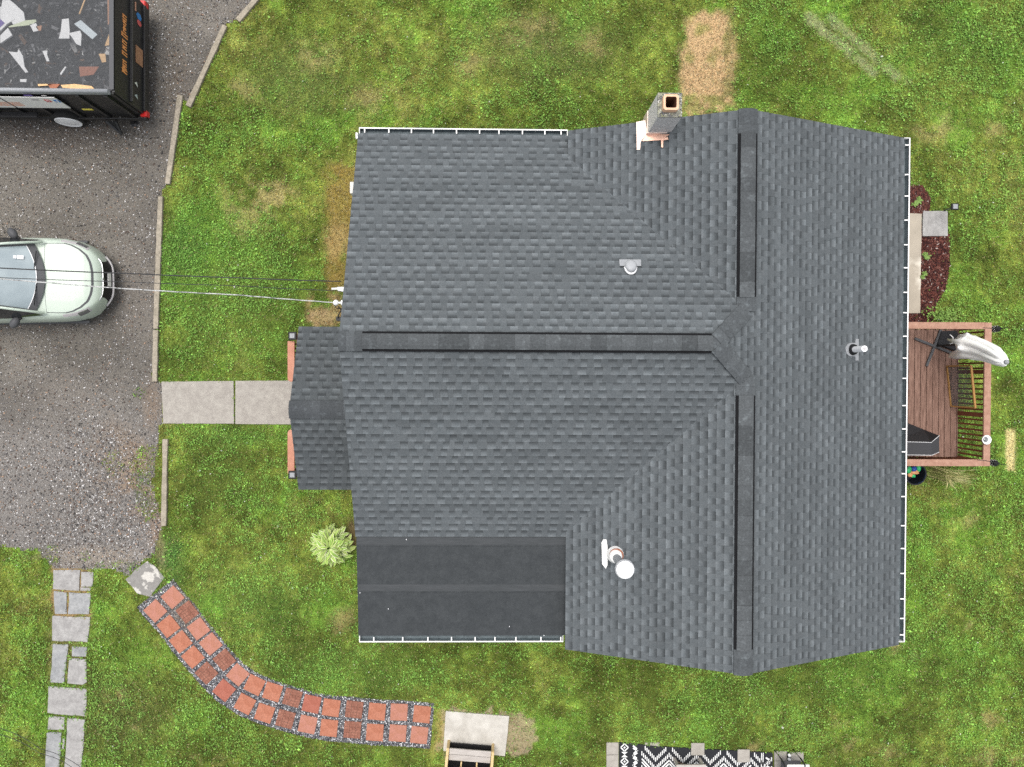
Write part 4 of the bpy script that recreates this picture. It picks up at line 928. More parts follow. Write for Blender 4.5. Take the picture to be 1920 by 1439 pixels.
b = MB(); b.lathe(u(1887,679,2.74), [(.05,0),(.045,.02),(.02,.045),(.0001,.05)], 14); sub(par, cn, b, 'finial', M['greymetal'], smooth=True)

# wire mesh gate
gate = thing('mesh_gate', 'wooden framed wire mesh pet gate standing by the deck railing', 'gate', u(1779,725,ZD))
g0 = u(1776,687,ZD+.02); g1 = u(1783.5,762,ZD+.02); hh = .78; up_ = Vector((.02,0,hh))
b = MB()
for p0, p1 in ((g0,g0+up_),(g1,g1+up_),(g0,g1),(g0+up_,g1+up_)): b.bar(p0, p1, .03, .04, (1,0,0))
gf = part(gate, b, 'gate_frame', M['wood_gate'])
b = MB()
for k in range(1, 26): b.cyl(g0.lerp(g1,k/26), g0.lerp(g1,k/26)+up_, .0042, n=4)
for k in range(1, 20): b.cyl(g0+up_*k/20, g1+up_*k/20, .0042, n=4)
part(gate, b, 'wire_mesh', M['trim'])

# covered grill
gr = thing('covered_grill', 'barbecue grill under a black fitted cover with pale piping on the deck', 'grill', u(1715,835,ZD))
b = MB(); zt = 1.28
T = [u(1672,828,zt), u(1746,830,zt), u(1747,854,zt), u(1672,853,zt)]; E = [u(1761,817,zt-.14), u(1761,848,zt-.14)]
Bt = [u(1668,780,ZD+.03), u(1733,806,ZD+.03), u(1742,826,ZD+.03), u(1668,829,ZD+.03)]
part(gr, (b.add(T, [(3,2,1,0)]) or b.add([T[1],T[2],E[1],E[0]], [(0,1,2,3)]) or b), 'cover_top', M['fabric_char'])
b = MB(); b.add([T[0],T[1],E[0],E[1],T[2],T[3]] + Bt, [(0,1,7,6),(1,2,7),(2,3,8,7),(3,4,8),(4,5,9,8),(5,0,6,9)]); part(gr, b, 'cover_skirt', M['fabric_black'])
b = MB(); lf = Vector((0,0,.006)); b.tube([T[0]+lf,T[1]+lf,E[0]+lf], .006, 6); b.tube([T[3]+lf,T[2]+lf,E[1]+lf*0], .006, 6); part(gr, b, 'piping', M['piping'])
# lanterns, cup
for (a, hk, lab) in (((1870,617),(1843,615),'dark woven lantern hanging off the upper corner of the deck rail'), ((1866,869),(1832,863),'dark woven lantern hanging off the lower corner of the deck rail')):
    c = u(*a, .98); t = thing('lantern', lab, 'lantern', (c.x,c.y,.86), 0, 'lanterns on the deck corners')
    b = MB(); b.lathe((c.x,c.y,.80), [(.05,0),(.062,.03),(.066,.12),(.06,.22),(.03,.25)], 16); bd = part(t, b, 'lantern_body', M['black'])
    b = MB()
    for k in range(10):
        for j in range(4): aa = k*.628+j*.3; b.ball((c.x+.066*math.cos(aa), c.y+.066*math.sin(aa), .84+j*.045), .009, 6)
    sub(t, bd, b, 'weave_knot', M['greyvinyl'])
    b = MB(); h0 = u(*hk, ZR+.024); b.tube([h0, u(hk[0]+16,hk[1]+1,ZR+.03), (c.x,c.y,ZR+.01), (c.x,c.y,1.04)], .006, 6); part(t, b, 'hook', M['blackmetal'], smooth=True)
c = u(1850,825,ZR+.1); t = thing('cup', 'round white cup with a dark centre standing on the deck rail', 'cup', (c.x,c.y,ZR+.022))
b = MB(); b.lathe((c.x,c.y,ZR+.023), [(.06,0),(.085,.05),(.10,.085),(.088,.088),(.06,.05),(.05,.03)], 28); part(t, b, 'cup_body', M['pvc'], smooth=True)
b = MB(); b.lathe((c.x,c.y,ZR+.055), [(.062,0),(.062,.012),(.0001,.016)], 20); part(t, b, 'dark_lens', M['lens'], smooth=True)

# blue tub with toys
c = u(1716,889,.46); t = thing('toy_tub', 'blue plastic tub below the deck rail holding colourful toys', 'tub', (c.x,c.y,0))
b = MB(); b.lathe((c.x,c.y,0.005), [(.19,0),(.235,.44),(.25,.455),(.25,.47),(.228,.47)], 32, cap=False); part(t, b, 'tub_body', M['bluetub'], smooth=True)
b = MB(); b.lathe((c.x,c.y,0.03), [(.2255,.435),(.19,.08),(.0001,.08)][::-1], 32, cap=False); part(t, b, 'tub_inside', M['tubin'])
b = MB(); b.lathe((c.x,c.y,.462), [(.228,.014),(.254,.014),(.256,0)], 32, cap=False); part(t, b, 'tub_rim', M['black'])
for (a, r, mm, sq, l, nm) in (((1703,881),.075,'toygreen',(1,1.2,.7),'green toy ball at the left inside the blue tub','toy_ball'),((1722,878),.07,'toygreen',(.8,1.3,.7),'green toy scoop at the right inside the blue tub','toy_scoop'),((1713,880),.07,'toyblue',(1,1,.8),'dark blue toy between the green ones in the tub','toy_ball'),((1715,886),.08,'toyorange',(1.3,.7,.6),'peach coloured toy boat on top in the tub','toy_boat'),((1706,891),.06,'toyorange',(1,.9,.6),'small peach toy ball near the tub rim','toy_ball'),((1712,893),.05,'toygreen',(1.2,.8,.5),'small green toy under the peach boat','toy_block')):
    p = u(*a, .40); b = MB(); b.ball((0,0,0), r, 12, sq); rn = random.Random(hash(l) % 97 if False else len(l))
    b.v = [tuple(Vector(v)*(1+.12*math.sin(9*v[0]/r+3*v[1]/r))) for v in b.v]
    o = b.build(nm, M[mm], None, smooth=True); o.location = p; tag(o, l, 'toy')
# ornamental grass tuft, small shrub, hosta, stake light
def blade_strip(b, p, q, h, wd, col, n=6, side=None):
    p = Vector(p); q = Vector(q); d = q-p; s_ = Vector((-d.y,d.x,0)).normalized()*wd; vs = []
    for i in range(n+1):
        t = i/n; c = p.lerp(q, t) + Vector((0,0,h*math.sin(math.pi*min(t*1.0,1)*.85)*1.0)); w_ = math.sin(math.pi*(.12+.88*(1-t)))**.7 if t > .0 else .5
        w_ = (1-t)**.5*.9+.05; vs += [c-s_*w_, c+s_*w_]
    b.add(vs, [(2*i,2*i+1,2*i+3,2*i+2) for i in range(n)], col)
b = MB(); rnd = random.Random(9)
for k in range(210):
    if k % 3 == 0: tx, ty = rnd.gauss(1795,16), rnd.gauss(897,6)
    elif k % 3 == 1: tx, ty = rnd.gauss(1775,18), rnd.gauss(885,7)
    else: tx, ty = rnd.gauss(1770,20), rnd.gauss(903,10)
    p = u(rnd.gauss(1748,6), rnd.gauss(886,6), .01); q = u(tx, ty, .12); kk = rnd.uniform(.6,1.25)
    blade_strip(b, p, q, rnd.uniform(.2,.5), rnd.uniform(.004,.008), tuple(c_*kk for c_ in rnd.choice([(.46,.42,.17),(.34,.34,.12),(.24,.28,.08),(.55,.50,.24)])))
tag(b.build('ornamental_grass', M['leaf']), 'tuft of long straw coloured ornamental grass beside the blue tub', 'plant')
b = MB()
def leaf(b, base, tip, wd, c_in, c_out, lift=.02, n=5):
    base = Vector(base); tip = Vector(tip); d = tip-base; s_ = d.cross(Vector((0,0,1))).normalized(); vs = []; cs = []
    for i in range(n+1):
        t = i/n; c = base.lerp(tip, t) + Vector((0,0,lift*math.sin(math.pi*t))); w_ = wd*math.sin(math.pi*(t*.92+.04))**.8*(1-.25*t)
        for sgn, up, cc in ((-1,.35,c_out),(-.45,.1,c_in),(0,-.12,c_in),(.45,.1,c_in),(1,.35,c_out)):
            vs.append(c + s_*(sgn*w_) + Vector((0,0,up*w_*.6))); cs.append(cc)
    o_ = len(b.v); b.v += [tuple(v) for v in vs]; b.c += cs
    b.f += [tuple(o_+j for j in (5*i+k, 5*i+k+1, 5*i+k+6, 5*i+k+5)) for i in range(n) for k in range(4)]
c0 = u(624,1021,.12); rnd = random.Random(4)
b = MB()
for k in range(250):
    a = rnd.uniform(0, 6.283); lay = rnd.random()**.7; r = .02 + .52*lay*rnd.uniform(.8,1.12); zz = .46-.34*lay**2+rnd.uniform(-.05,.05)
    p = c0 + Vector((math.cos(a)*r*.62, math.sin(a)*r*.62, zz-.08)); aa = a + rnd.gauss(0,.65); l = rnd.uniform(.13,.23)
    q = p + Vector((math.cos(aa)*l, math.sin(aa)*l, rnd.uniform(-.10,.06))); k_ = rnd.uniform(.75,1.15)
    leaf(b, p, q, rnd.uniform(.026,.056), tuple(c_*k_ for c_ in rnd.choice([(.27,.41,.075),(.22,.36,.06),(.35,.46,.11)])), tuple(c_*k_ for c_ in rnd.choice([(.66,.69,.36),(.52,.60,.22),(.72,.73,.48)])), rnd.uniform(.01,.05))
for k in range(30):
    a = rnd.uniform(0, 6.283); r = rnd.uniform(.1,.36); b.tube([c0-Vector((0,0,.12)), c0+Vector((math.cos(a)*r*.6, math.sin(a)*r*.6, .2))], .004, 4, col=(.12,.2,.05))
tag(b.build('hosta_plant', M['leaf'], smooth=True), 'pale variegated hosta plant beside the flat black roof', 'plant')
b = MB(); rnd = random.Random(8)
for k in range(260):
    p = u(rnd.gauss(1768,16), rnd.gauss(592,8), rnd.uniform(.05,.3)); a = rnd.uniform(0,6.283); q = p + Vector((math.cos(a), math.sin(a), rnd.uniform(-.3,.4)))*.05; k_ = rnd.uniform(.6,1.3)
    leaf(b, p, q, .016, tuple(c_*k_ for c_ in (.16,.28,.05)), tuple(c_*k_ for c_ in (.20,.33,.07)), .004, 2)
for k in range(14): p = u(rnd.gauss(1768,10), rnd.gauss(592,5), .25); b.tube([(p.x,p.y,0),p], .004, 4, col=(.10,.13,.04))
tag(b.build('small_shrub', M['leaf']), 'small bright green shrub at the end of the mulch above the deck', 'shrub')
wl = [('weed', [(1722,377,.10),(1713,384,.08)], 'weed sprouting in the dark mulch above the tan concrete strip'), ('weed', [(1738,481,.09),(1733,478,.06)], 'pale weed in the red mulch nearest the square grey slab'), ('weed', [(1732,514,.07),(1729,520,.06)], 'yellowish weed halfway down the red mulch bed')]
for nm, pts, l in wl:
    b = MB()
    for (a, c, r) in pts:
        for k in range(16): t = rnd.uniform(0,6.283); p = u(a, c, .05); q = p + Vector((math.cos(t)*r, math.sin(t)*r, rnd.uniform(0,.05))); leaf(b, p, q, .018, (.16,.26,.06), (.22,.32,.09), .01, 3)
    tag(b.build(nm, M['leaf']), l, 'weed')
p0 = u(1773,394,.05); p1 = u(1790,388,.75)
t = thing('stake_light', 'black solar stake light leaning beside the square grey slab', 'light', (p0.x,p0.y,0))
b = MB(); b.cyl((p0.x,p0.y,0), p1, .016, n=10); part(t, b, 'stake', M['blackmetal'])
b = MB(); d = (Vector(p1)-Vector((p0.x,p0.y,0))).normalized(); b.bar(Vector(p1)-Vector((.0,.07,0)), Vector(p1)+Vector((0.0,.07,0)), .16, .05); hd = part(t, b, 'lamp_head', M['black'], bevel=.01)
b = MB(); b.bar(Vector(p1)+Vector((0,-.05,.028)), Vector(p1)+Vector((0,.05,.028)), .10, .006); sub(t, hd, b, 'solar_panel', M['greymetal'])

# ------------------------------------------------------------------ wooden steps at the bottom
ang = -math.atan2(9, 119); sp0 = u(838,1403,.45); sp1 = u(926,1410,.45)
st = thing('wooden_steps', 'wooden steps with grey treads and yellow pine stringers at the photo bottom', 'steps', (sp0.lerp(sp1,.5).x, sp0.lerp(sp1,.5).y, 0))
dirx = (sp1-sp0).normalized(); diry = Vector((dirx.y,-dirx.x,0)); wst = (sp1-sp0).length
def SP(a, d, z): return Vector((sp0.x,sp0.y,0)) + dirx*a + diry*d + Vector((0,0,z))
for a in (0.02, wst-.02):
    b = MB(); b.add([SP(a-.03,.02,0),SP(a+.03,.02,0),SP(a-.03,.02,.42),SP(a+.03,.02,.42),SP(a-.03,1.3,1.1),SP(a+.03,1.3,1.1),SP(a-.03,1.3,0),SP(a+.03,1.3,0)], [(0,1,3,2),(2,3,5,4),(4,5,7,6),(0,2,4,6),(1,7,5,3),(0,6,7,1)]); part(st, b, 'stringer', M['wood_pale'], bevel=.006)
for i, z in enumerate((.30,.50,.70)):
    for j in range(2):
        b = MB(); y0 = .02+i*.34+j*.135; p0, p1, p2, p3 = SP(.06,y0,z+.12), SP(wst-.06,y0,z+.12), SP(wst-.06,y0+.128,z+.12), SP(.06,y0+.128,z+.12); b.slab([p0,p1,p2,p3], .035); part(st, b, 'tread', M['wood_grey'], bevel=.004)
b = MB(); b.slab([SP(.06,.05,.12),SP(wst-.06,.05,.12),SP(wst-.06,1.2,.12),SP(.06,1.2,.12)], .02); part(st, b, 'gap_shade', M['black'])  # black sheet below the treads, painting the shade in the gaps between them
b = MB()
for k in (.33,.66): b.bar(SP(wst*k,.28,.44), SP(wst*k,.40,.44), .03, .05)
part(st, b, 'tread_support', M['wood_pale'])

# ------------------------------------------------------------------ patio with rug
PZ = .03
tiles = [((1137,1393),(1160,1439),'grey patio paver at the left end under the rug edge'),((1209,1393),(1237,1409),'grey patio paver showing above the rug beside a green weed'),((1296,1394),(1321,1417),'grey patio paver lying on the rug between two zigzag panels'),((1383,1406),(1406,1430),'grey patio paver lying on the rug near its right end'),((1452,1409),(1476,1427),'pale grey patio paver left of the small black tray'),((1482,1411),(1507,1429),'pale grey patio paver right of the small black tray'),((1452,1427.5),(1476,1446),'grey patio paver beside the black chair below the upper ones')]
for a, c, l in tiles:
    on = 'lying on' in l; z = .065 if on else .03; p = u(a[0],c[1],z); q = u(c[0],a[1],z)
    if 'left end' in l:
        for k in range(3):
            yy = u(1137,1393+k*23.5,z).y; y2 = u(1137,1393+(k+1)*23.5-.8,z).y
            b = MB(); b.box((p.x,y2,-.02),(q.x,yy,z)); tag(b.build('patio_paver', M['paver_grey'], bevel=.006), ['topmost grey patio paver left of the rug','second grey patio paver down left of the rug','grey patio paver left of the rug at the bottom edge'][k], 'paver', 'grey patio pavers')
        continue
    b = MB(); b.box((p.x,p.y,.042 if on else -.02),(q.x,q.y,z)); tag(b.build('patio_paver', M['paver_grey'], bevel=.006), l, 'paver', 'grey patio pavers')
rz = .034
rq = [u(1161,1392,rz), u(1237,1400,rz), u(1449,1412,rz), u(1449,1520,rz), u(1161,1520,rz)]
b = MB(); b.prism([(p.x,p.y) for p in rq], .012, rz); rug = tag(b.build('rug', M['rug']), 'black outdoor rug with white zigzag and diamond pattern on the patio', 'rug')
pt = MB(); zt = rz+.003
def stroke(p, q, wd):
    a = u(*p, zt); c = u(*q, zt); d = (c-a); s_ = Vector((-d.y,d.x,0)).normalized()*wd*.5*.0117
    pt.add([a-s_, c-s_, c+s_, a+s_], [(0,1,2,3)]); 
for x_ in (1181, 1203.5, 1428, 1431): stroke((x_,1392+(x_>1300)*20), (x_-1,1470), 1.6)
for k in range(4):                                        # diamonds column
    cx_, cy_ = 1171, 1402+k*13.2*2
    for a_, c_ in (((0,-7),(7,0)),((7,0),(0,7)),((0,7),(-7,0)),((-7,0),(0,-7))): stroke((cx_+a_[0],cy_+a_[1]), (cx_+c_[0],cy_+c_[1]), 2.2)
    pt.add([u(cx_+a_,cy_+b_,zt) for a_, b_ in ((0,-2.2),(2.2,0),(0,2.2),(-2.2,0))], [(0,1,2,3)])
    cy2 = cy_+13.2; pt.add([u(cx_+a_,cy2+b_,zt) for a_, b_ in ((-6,-5),(6,-5),(0,0))], [(0,1,2)]); pt.add([u(cx_+a_,cy2+b_,zt) for a_, b_ in ((-6,5),(0,0),(6,5))], [(0,1,2)])
for k in range(7):                                        # arrow column
    for cx_, y0 in ((1191,1394),(1440,1412)):
        y_ = y0+k*9; s_ = 1 if k % 2 else -1
        if cx_ == 1440 and k == 0: continue
        stroke((cx_-4*s_,y_), (cx_+5*s_,y_+6), 3); stroke((cx_+5*s_-(1*s_),y_+4.5), (cx_-3*s_,y_+10.5), 3)
def zig(x0, y0, amp, half, n, toothed, ymax=1462):
    for k in range(n):
        a_ = (x0+k*half, y0+(amp if k % 2 else 0)+.06*k*half); c_ = (x0+(k+1)*half, y0+(0 if k % 2 else amp)+.06*(k+1)*half)
        if not toothed: stroke(a_, c_, 2.6)
        else:
            m_ = 8
            for j in range(m_):
                t_ = j/m_; px_ = a_[0]+(c_[0]-a_[0])*t_; py_ = a_[1]+(c_[1]-a_[1])*t_; stroke((px_,py_-4), (px_,py_+4), 1.8)
for dy, tt in ((-42,0),(-35,0),(-26,1),(-16,0),(-9.5,0),(0,1),(17,1),(27,0),(33,0),(43,1),(60,1)):
    zig(1203.5, 1396+dy, 27, 25.6, 10, tt)
pv = [v for v in pt.v]; 
# keep only the pattern that lies on the rug
nb = MB()
PX = lambda v: to_px(np.array([v[0]]), np.array([v[1]]), zt)
for f in pt.f:
    ok = True; xx_ = [float(PX(pt.v[i])[0][0]) for i in f]
    if min(xx_) < 1425 < max(xx_) and max(xx_)-min(xx_) > 3: ok = False
    for i in f:
        a_, b_ = PX(pt.v[i]); a_ = float(a_[0]); b_ = float(b_[0])
        lim = 1393 + (a_-1161)*.066
        if b_ < lim or a_ < 1162 or a_ > 1448: ok = False
    if ok: nb.add([pt.v[i] for i in f], [tuple(range(len(f)))])
nb.build('rug_pattern', M['rugw'], rug)
b = MB(); b.tube([u(1262,1425,rz+.02),u(1280,1433,rz+.02),u(1300,1437,rz+.02),u(1322,1434,rz+.02)], .012, 6); b.build('fold', M['rugedge'], rug, smooth=True)
b = MB()
for k in range(3): p = u(1268,1434+k*13,.45); q = u(1324,1446+k*13,.45); b.box((p.x,q.y,.41),(q.x,p.y-.01,.45))
tb = thing('wooden_table', 'weathered wooden table edge peeking in over the rug at the bottom', 'table', (u(1296,1460,0).x,u(1296,1460,0).y,0))
part(tb, b, 'table_top', M['wood_grey'], bevel=.006)
for sx in (1272,1320):
    for sy in (1440,1466): b = MB(); p = u(sx,sy,.41); b.box((p.x-.03,p.y-.03,.03),(p.x+.03,p.y+.03,.41)); part(tb, b, 'leg', M['wood_grey'])
# tray and chair at the patio's right end
p = u(1477,1412,.06); q = u(1482,1427,.06)
t = thing('candle_tray', 'small black tray with two white jars between pale pavers', 'tray', (p.x,p.y,0)); b = MB(); b.box((p.x-.01,q.y,.0),(q.x+.01,p.y,.05)); part(t, b, 'tray_base', M['black'])
for yy in (1416,1424): a = u(1479.5,yy,.08); b = MB(); b.lathe((a.x,a.y,.051), [(.03,0),(.034,.06),(.02,.062)], 14); part(t, b, 'jar', M['pvc'], smooth=True)
c = u(1490,1450,.4); t = thing('patio_chair', 'black metal patio chair with a pale cushion at the bottom edge', 'chair', (c.x,c.y,0))
sx0 = u(1465,1430,.45).x; sx1 = u(1502,1430,.45).x; sy1 = u(1480,1428,.45).y; sy0 = sy1-.5
b = MB(); b.box((sx0,sy0,.41),(sx1,sy1,.44)); part(t, b, 'seat', M['fabric_char'], bevel=.01)
for a in (sx0, sx1): b = MB(); b.tube([(a,sy1+.04,.03),(a,sy1+.05,.45),(a,sy1+.02,.66),(a,sy0,.68)], .018, 8); part(t, b, 'arm', M['blackmetal'], smooth=True); b = MB(); b.cyl((a,sy0,.03),(a,sy0-.03,.9), .018); part(t, b, 'leg', M['blackmetal'])
b = MB(); b.box((sx0+.12,sy0+.0,.442),(sx1+.18,sy1-.06,.50)); part(t, b, 'cushion', M['fabric_white'], bevel=.02)
b = MB(); b.box((sx0,sy0-.05,.45),(sx1,sy0-.02,.95)); part(t, b, 'backrest', M['fabric_char'], bevel=.01)

# ------------------------------------------------------------------ car
CARX, CARY, CARA = u(212,526,.5).x-.15, u(212,526,.5).y, R(1.2)
car = thing('parked_car', 'pale sage green car parked nose in on the gravel driveway', 'car', (CARX, CARY, 0), CARA)
XS = [0.0,-.03,-.08,-.16,-.28,-.45,-.70,-1.05,-1.35,-1.8,-2.6,-3.4,-3.9,-4.2,-4.35,-4.42]
WS = [.34,.44,.53,.63,.74,.825,.885,.905,.905,.91,.915,.915,.90,.86,.78,.66]
ZS = [.60,.66,.715,.765,.81,.855,.905,.955,.99,1.01,1.02,1.03,1.03,1.0,.92,.80]
wf = lambda x: float(np.interp(-x, [-a for a in XS], WS)); zf_ = lambda x: float(np.interp(-x, [-a for a in XS], ZS))
TT = [0,.14,.28,.42,.52,.60,.68,.78,.88,1.0]
def S(x, t, off=0.0):
    """car skin: x along, t from sill (0) over the shoulder to the centre line (1)"""
    w_ = wf(x); z = zf_(x); lo = .24 + .10*max(0, 1+x/.3)
    ys = [w_*.97, w_*.995, w_, w_*.985, w_*.95, w_*.89, w_*.80, w_*.58, w_*.30, 0]
    zs = [lo, lo+(z-lo)*.25, lo+(z-lo)*.5, lo+(z-lo)*.75, lo+(z-lo)*.90, z, z+.018, z+.042, z+.056, z+.06]
    return Vector((x, float(np.interp(t, TT, ys)), float(np.interp(t, TT, zs)) + off))
b = MB(); NX = [0,-.015,-.03,-.055,-.08,-.12,-.16,-.22,-.28,-.36,-.45,-.57,-.7,-.87,-1.05,-1.2,-1.35,-1.6,-1.9,-2.3,-2.7,-3.1,-3.5,-3.8,-4.05,-4.2,-4.3,-4.37,-4.42]
NT = [0,.07,.14,.21,.28,.35,.42,.47,.52,.56,.6,.64,.68,.73,.78,.83,.88,.94,1.0]
vs = []
for x_ in NX:
    for t_ in NT: vs.append(S(x_, t_))
    for t_ in NT[-2::-1]: v = S(x_, t_); vs.append(Vector((v.x, -v.y, v.z)))
m_ = 2*len(NT)-1
b.add(vs, [(i*m_+k, (i+1)*m_+k, (i+1)*m_+k+1, i*m_+k+1) for i in range(len(NX)-1) for k in range(m_-1)] + [tuple(range(m_)), tuple((len(NX)-1)*m_+k for k in range(m_-1,-1,-1))])
body = b.build('body', M['carpaint'], car, smooth=True)
def patch(xa, xb, tfun, off, nx=14, ntt=10, sides=(1,-1), full=False):
    b = MB()
    if full:
        vs = []
        for i in range(nx+1):
            x_ = xa(None) if callable(xa) else xa
    for sg in sides:
        vs = []
        for i in range(nx+1):
            f_ = i/nx; x_ = xa+(xb-xa)*f_; t0_, t1_ = tfun(x_)
            for k in range(ntt+1):
                v = S(x_, t0_+(t1_-t0_)*k/ntt, off); vs.append(Vector((v.x, sg*v.y, v.z)))
        fs = [(i*(ntt+1)+k, (i+1)*(ntt+1)+k, (i+1)*(ntt+1)+k+1, i*(ntt+1)+k+1) for i in range(nx) for k in range(ntt)]
        b.add(vs, [f if sg > 0 else f[::-1] for f in fs])
    return b
HOX = [-1.3,-.85,-.66,-.53,-.38,-.25,-.19,-.155,-.143]; HOY = [.715,.735,.735,.70,.615,.49,.36,.22,.10]
def hood_t(x, sx_=0.0, gy=0.0):     # bonnet edge in plan, turned into the skin parameter
    y_ = float(np.interp(x-sx_, HOX, HOY)) + gy; w_ = wf(x)
    ys = [w_*.97, w_*.995, w_, w_*.985, w_*.95, w_*.89, w_*.80, w_*.58, w_*.30, 0]
    return (min(.99, float(np.interp(-y_, [-a for a in ys[2:]], TT[2:]))), 1.0)
patch(-1.02, -.108, lambda x: hood_t(x, .035, .014), .004, 40).build('bonnet_seam', M['trim'], car, smooth=True)
patch(-1.01, -.145, lambda x: hood_t(x), .009, 40).build('bonnet', M['carpaint'], car, smooth=True)
for sg in (1,-1):
    patch(-.72, -.22, lambda x: (.53 - .10*max(0,min(1,(x+.58)/.25)), .61), .006, 10, 6, (sg,)).build('headlight_rim', M['greyvinyl'], car, smooth=True)
    hl_ = patch(-.44, -.25, lambda x: (.43, .57), .011, 8, 6, (sg,)).build('headlight', M['lens'], car, smooth=True)
# grille and bumper
b = MB(); ya = np.linspace(-.52, .52, 17)
def nose(y, z): return Vector((.016 + float(np.interp(abs(y), [0,.2,.3,.38,.46,.52,.58], [.012,.008,0,-.03,-.08,-.125,-.175])) + (.60-z)*.10, y, z))
vs = [nose(y_, z_) for z_ in (.36,.46,.56,.66) for y_ in ya*1.0]; b.add(vs, [(r_*17+k, r_*17+k+1, (r_+1)*17+k+1, (r_+1)*17+k) for r_ in range(3) for k in range(16)]); gl = b.build('grille', M['black'], car, smooth=True)
b = MB(); b.tube([nose(y_*.97, .665)+Vector((.004,0,0)) for y_ in ya], .012, 6); b.build('grille_trim', M['chrome'], gl, smooth=True)
b = MB(); b.tube([nose(y_*1.05, .34)+Vector((.02,0,0)) for y_ in ya], .022, 6); b.build('bumper_lip', M['greyvinyl'], car, smooth=True)
b = MB(); b.box((.045,-.13,.40),(.056,.17,.52)); b.build('licence_plate', M['white'], car)
b = MB(); b.ball((.02,0,.655), .045, 12, (.4,1.2,.7)); b.build('badge', M['chrome'], car, smooth=True)
# windscreen, roof, glass
def arc(x0, dx, w_, z, n=12, dz=.03): return [Vector((x0 - dx*(abs(y_)**2), y_*w_, z - dz*y_*y_)) for y_ in np.linspace(-1, 1, n+1)]
def loft(rows, name, material, parent=car, flip=False):
    b = MB(); n = len(rows[0]); b.add(sum(rows, []), [(i*n+k, i*n+k+1, (i+1)*n+k+1, (i+1)*n+k) for i in range(len(rows)-1) for k in range(n-1)]); return b.build(name, material, parent, smooth=True)
bl = lambda A, B, t: [a.lerp(c, t) for a, c in zip(A, B)]
w0 = arc(-1.17, .26, .76, 1.058); w1 = arc(-2.16, .16, .60, 1.545)
loft([bl(w0,w1,t) for t in (0,.15,.3,.5,.7,.85,1)], 'windscreen_surround', M['trim'])
lift = Vector((.004,0,.009))
g0_ = [v+lift for v in arc(-1.31, .21, .665, 1.128)]; g1_ = [v+lift for v in arc(-2.10, .14, .555, 1.515)]
ws_ = loft([bl(g0_,g1_,t) for t in (0,.2,.4,.6,.8,1)], 'windscreen', M['glass'])
loft([[v+Vector((.012,0,-.004)) for v in g0_], g0_], 'glass_edge', M['pvc'], ws_)
b = MB(); b.box((-1.60,.40,1.300),(-1.48,.46,1.306)); b.v = [(v[0], v[1], v[2]+(-.0)) for v in b.v]
for k, (x0, x1, y0, y1) in enumerate(((-1.60,-1.50,.36,.44),(-1.66,-1.61,.37,.43))):
    zz = lambda x_, y_: 1.15 + (1.515-1.15)*((-1.36-x_)/.74) + .018 - .03*(y_/.6)**2
    bb = MB(); bb.add([(x0,y0,zz(x0,y0)),(x1,y0,zz(x1,y0)),(x1,y1,zz(x1,y1)),(x0,y1,zz(x0,y1))], [(0,1,2,3)]); bb.build('sticker', M['pvc'], ws_)
for y0, y1 in ((.55,.02),(-.05,-.60)):
    b = MB(); b.tube([(-1.30,y0,1.115),(-1.325,(y0+y1)/2,1.145),(-1.36,y1,1.125)], .010, 6); b.build('wiper', M['black'], car, smooth=True)
b = MB(); b.box((-2.02,-.09,1.40),(-1.90,.06,1.46)); b.build('rear_view_mirror', M['black'], car, bevel=.01)
r0 = arc(-2.16, .16, .60, 1.545); r1 = arc(-2.9, .0, .62, 1.60); r2 = arc(-3.7, -.05, .60, 1.57); r3 = arc(-4.25, -.08, .66, 1.10)
loft([r0,r1,r2], 'roof', M['carpaint']); loft([r2,r3], 'rear_window', M['glassdark'])
for sg in (1,-1):
    b = MB(); lo = [(-1.22,.80*sg,1.03),(-2.0,.86*sg,1.03),(-3.0,.86*sg,1.04),(-4.1,.80*sg,1.05)]; hi = [(-1.36,.765*sg,1.09),(-2.32,.605*sg,1.515),(-2.9,.625*sg,1.57),(-3.65,.605*sg,1.54)]
    b.add(lo+hi, [(k,k+1,5+k,4+k) if sg > 0 else (k+1,k,4+k,5+k) for k in range(3)]); b.build('side_window', M['glassdark'], car)
    b = MB(); b.tube([(-1.20,.755*sg,1.055),(-1.75,.68*sg,1.33),(-2.30,.60*sg,1.535)], .028, 8); b.build('roof_pillar', M['carpaint'], car, smooth=True)
    b = MB(); b.ball((-1.66,.945*sg,1.02), .125, 14, (.80,.98,.62)); b.v = [(v[0]-.32*(abs(v[1])-.945), v[1], v[2]) for v in b.v]; mr_ = b.build('wing_mirror', M['trim'], car, smooth=True)
    b = MB(); b.tube([(-1.54,.84*sg,.99),(-1.64,.92*sg,1.0)], .03, 8); b.build('mirror_arm', M['black'], mr_)
    for xw in (-.95, -3.5):
        b = MB(); b.lathe((xw,.62*sg,.335), [(.20,0),(.335,.0),(.345,.03),(.345,.18),(.335,.21),(.22,.213)], 28, ax=(0,sg,0)); wh = b.build('wheel', M['rubber'], car, smooth=False)
        b = MB(); b.lathe((xw,.62*sg,.335), [(.225,.20),(.21,.222),(.05,.215),(.0001,.22)], 20, ax=(0,sg,0)); b.build('rim', M['greymetal'], wh)
    b = MB(); b.box((-3.9,min(.86*sg,.92*sg),.22),(-.5,max(.86*sg,.92*sg),.30)); b.build('sill', M['trim'], car, bevel=.01)

for o_ in car.children:
    if o_.name.split('.')[0] in ('windscreen_surround','windscreen','wiper','rear_view_mirror','roof','rear_window','side_window','roof_pillar'): o_.location.x = .19

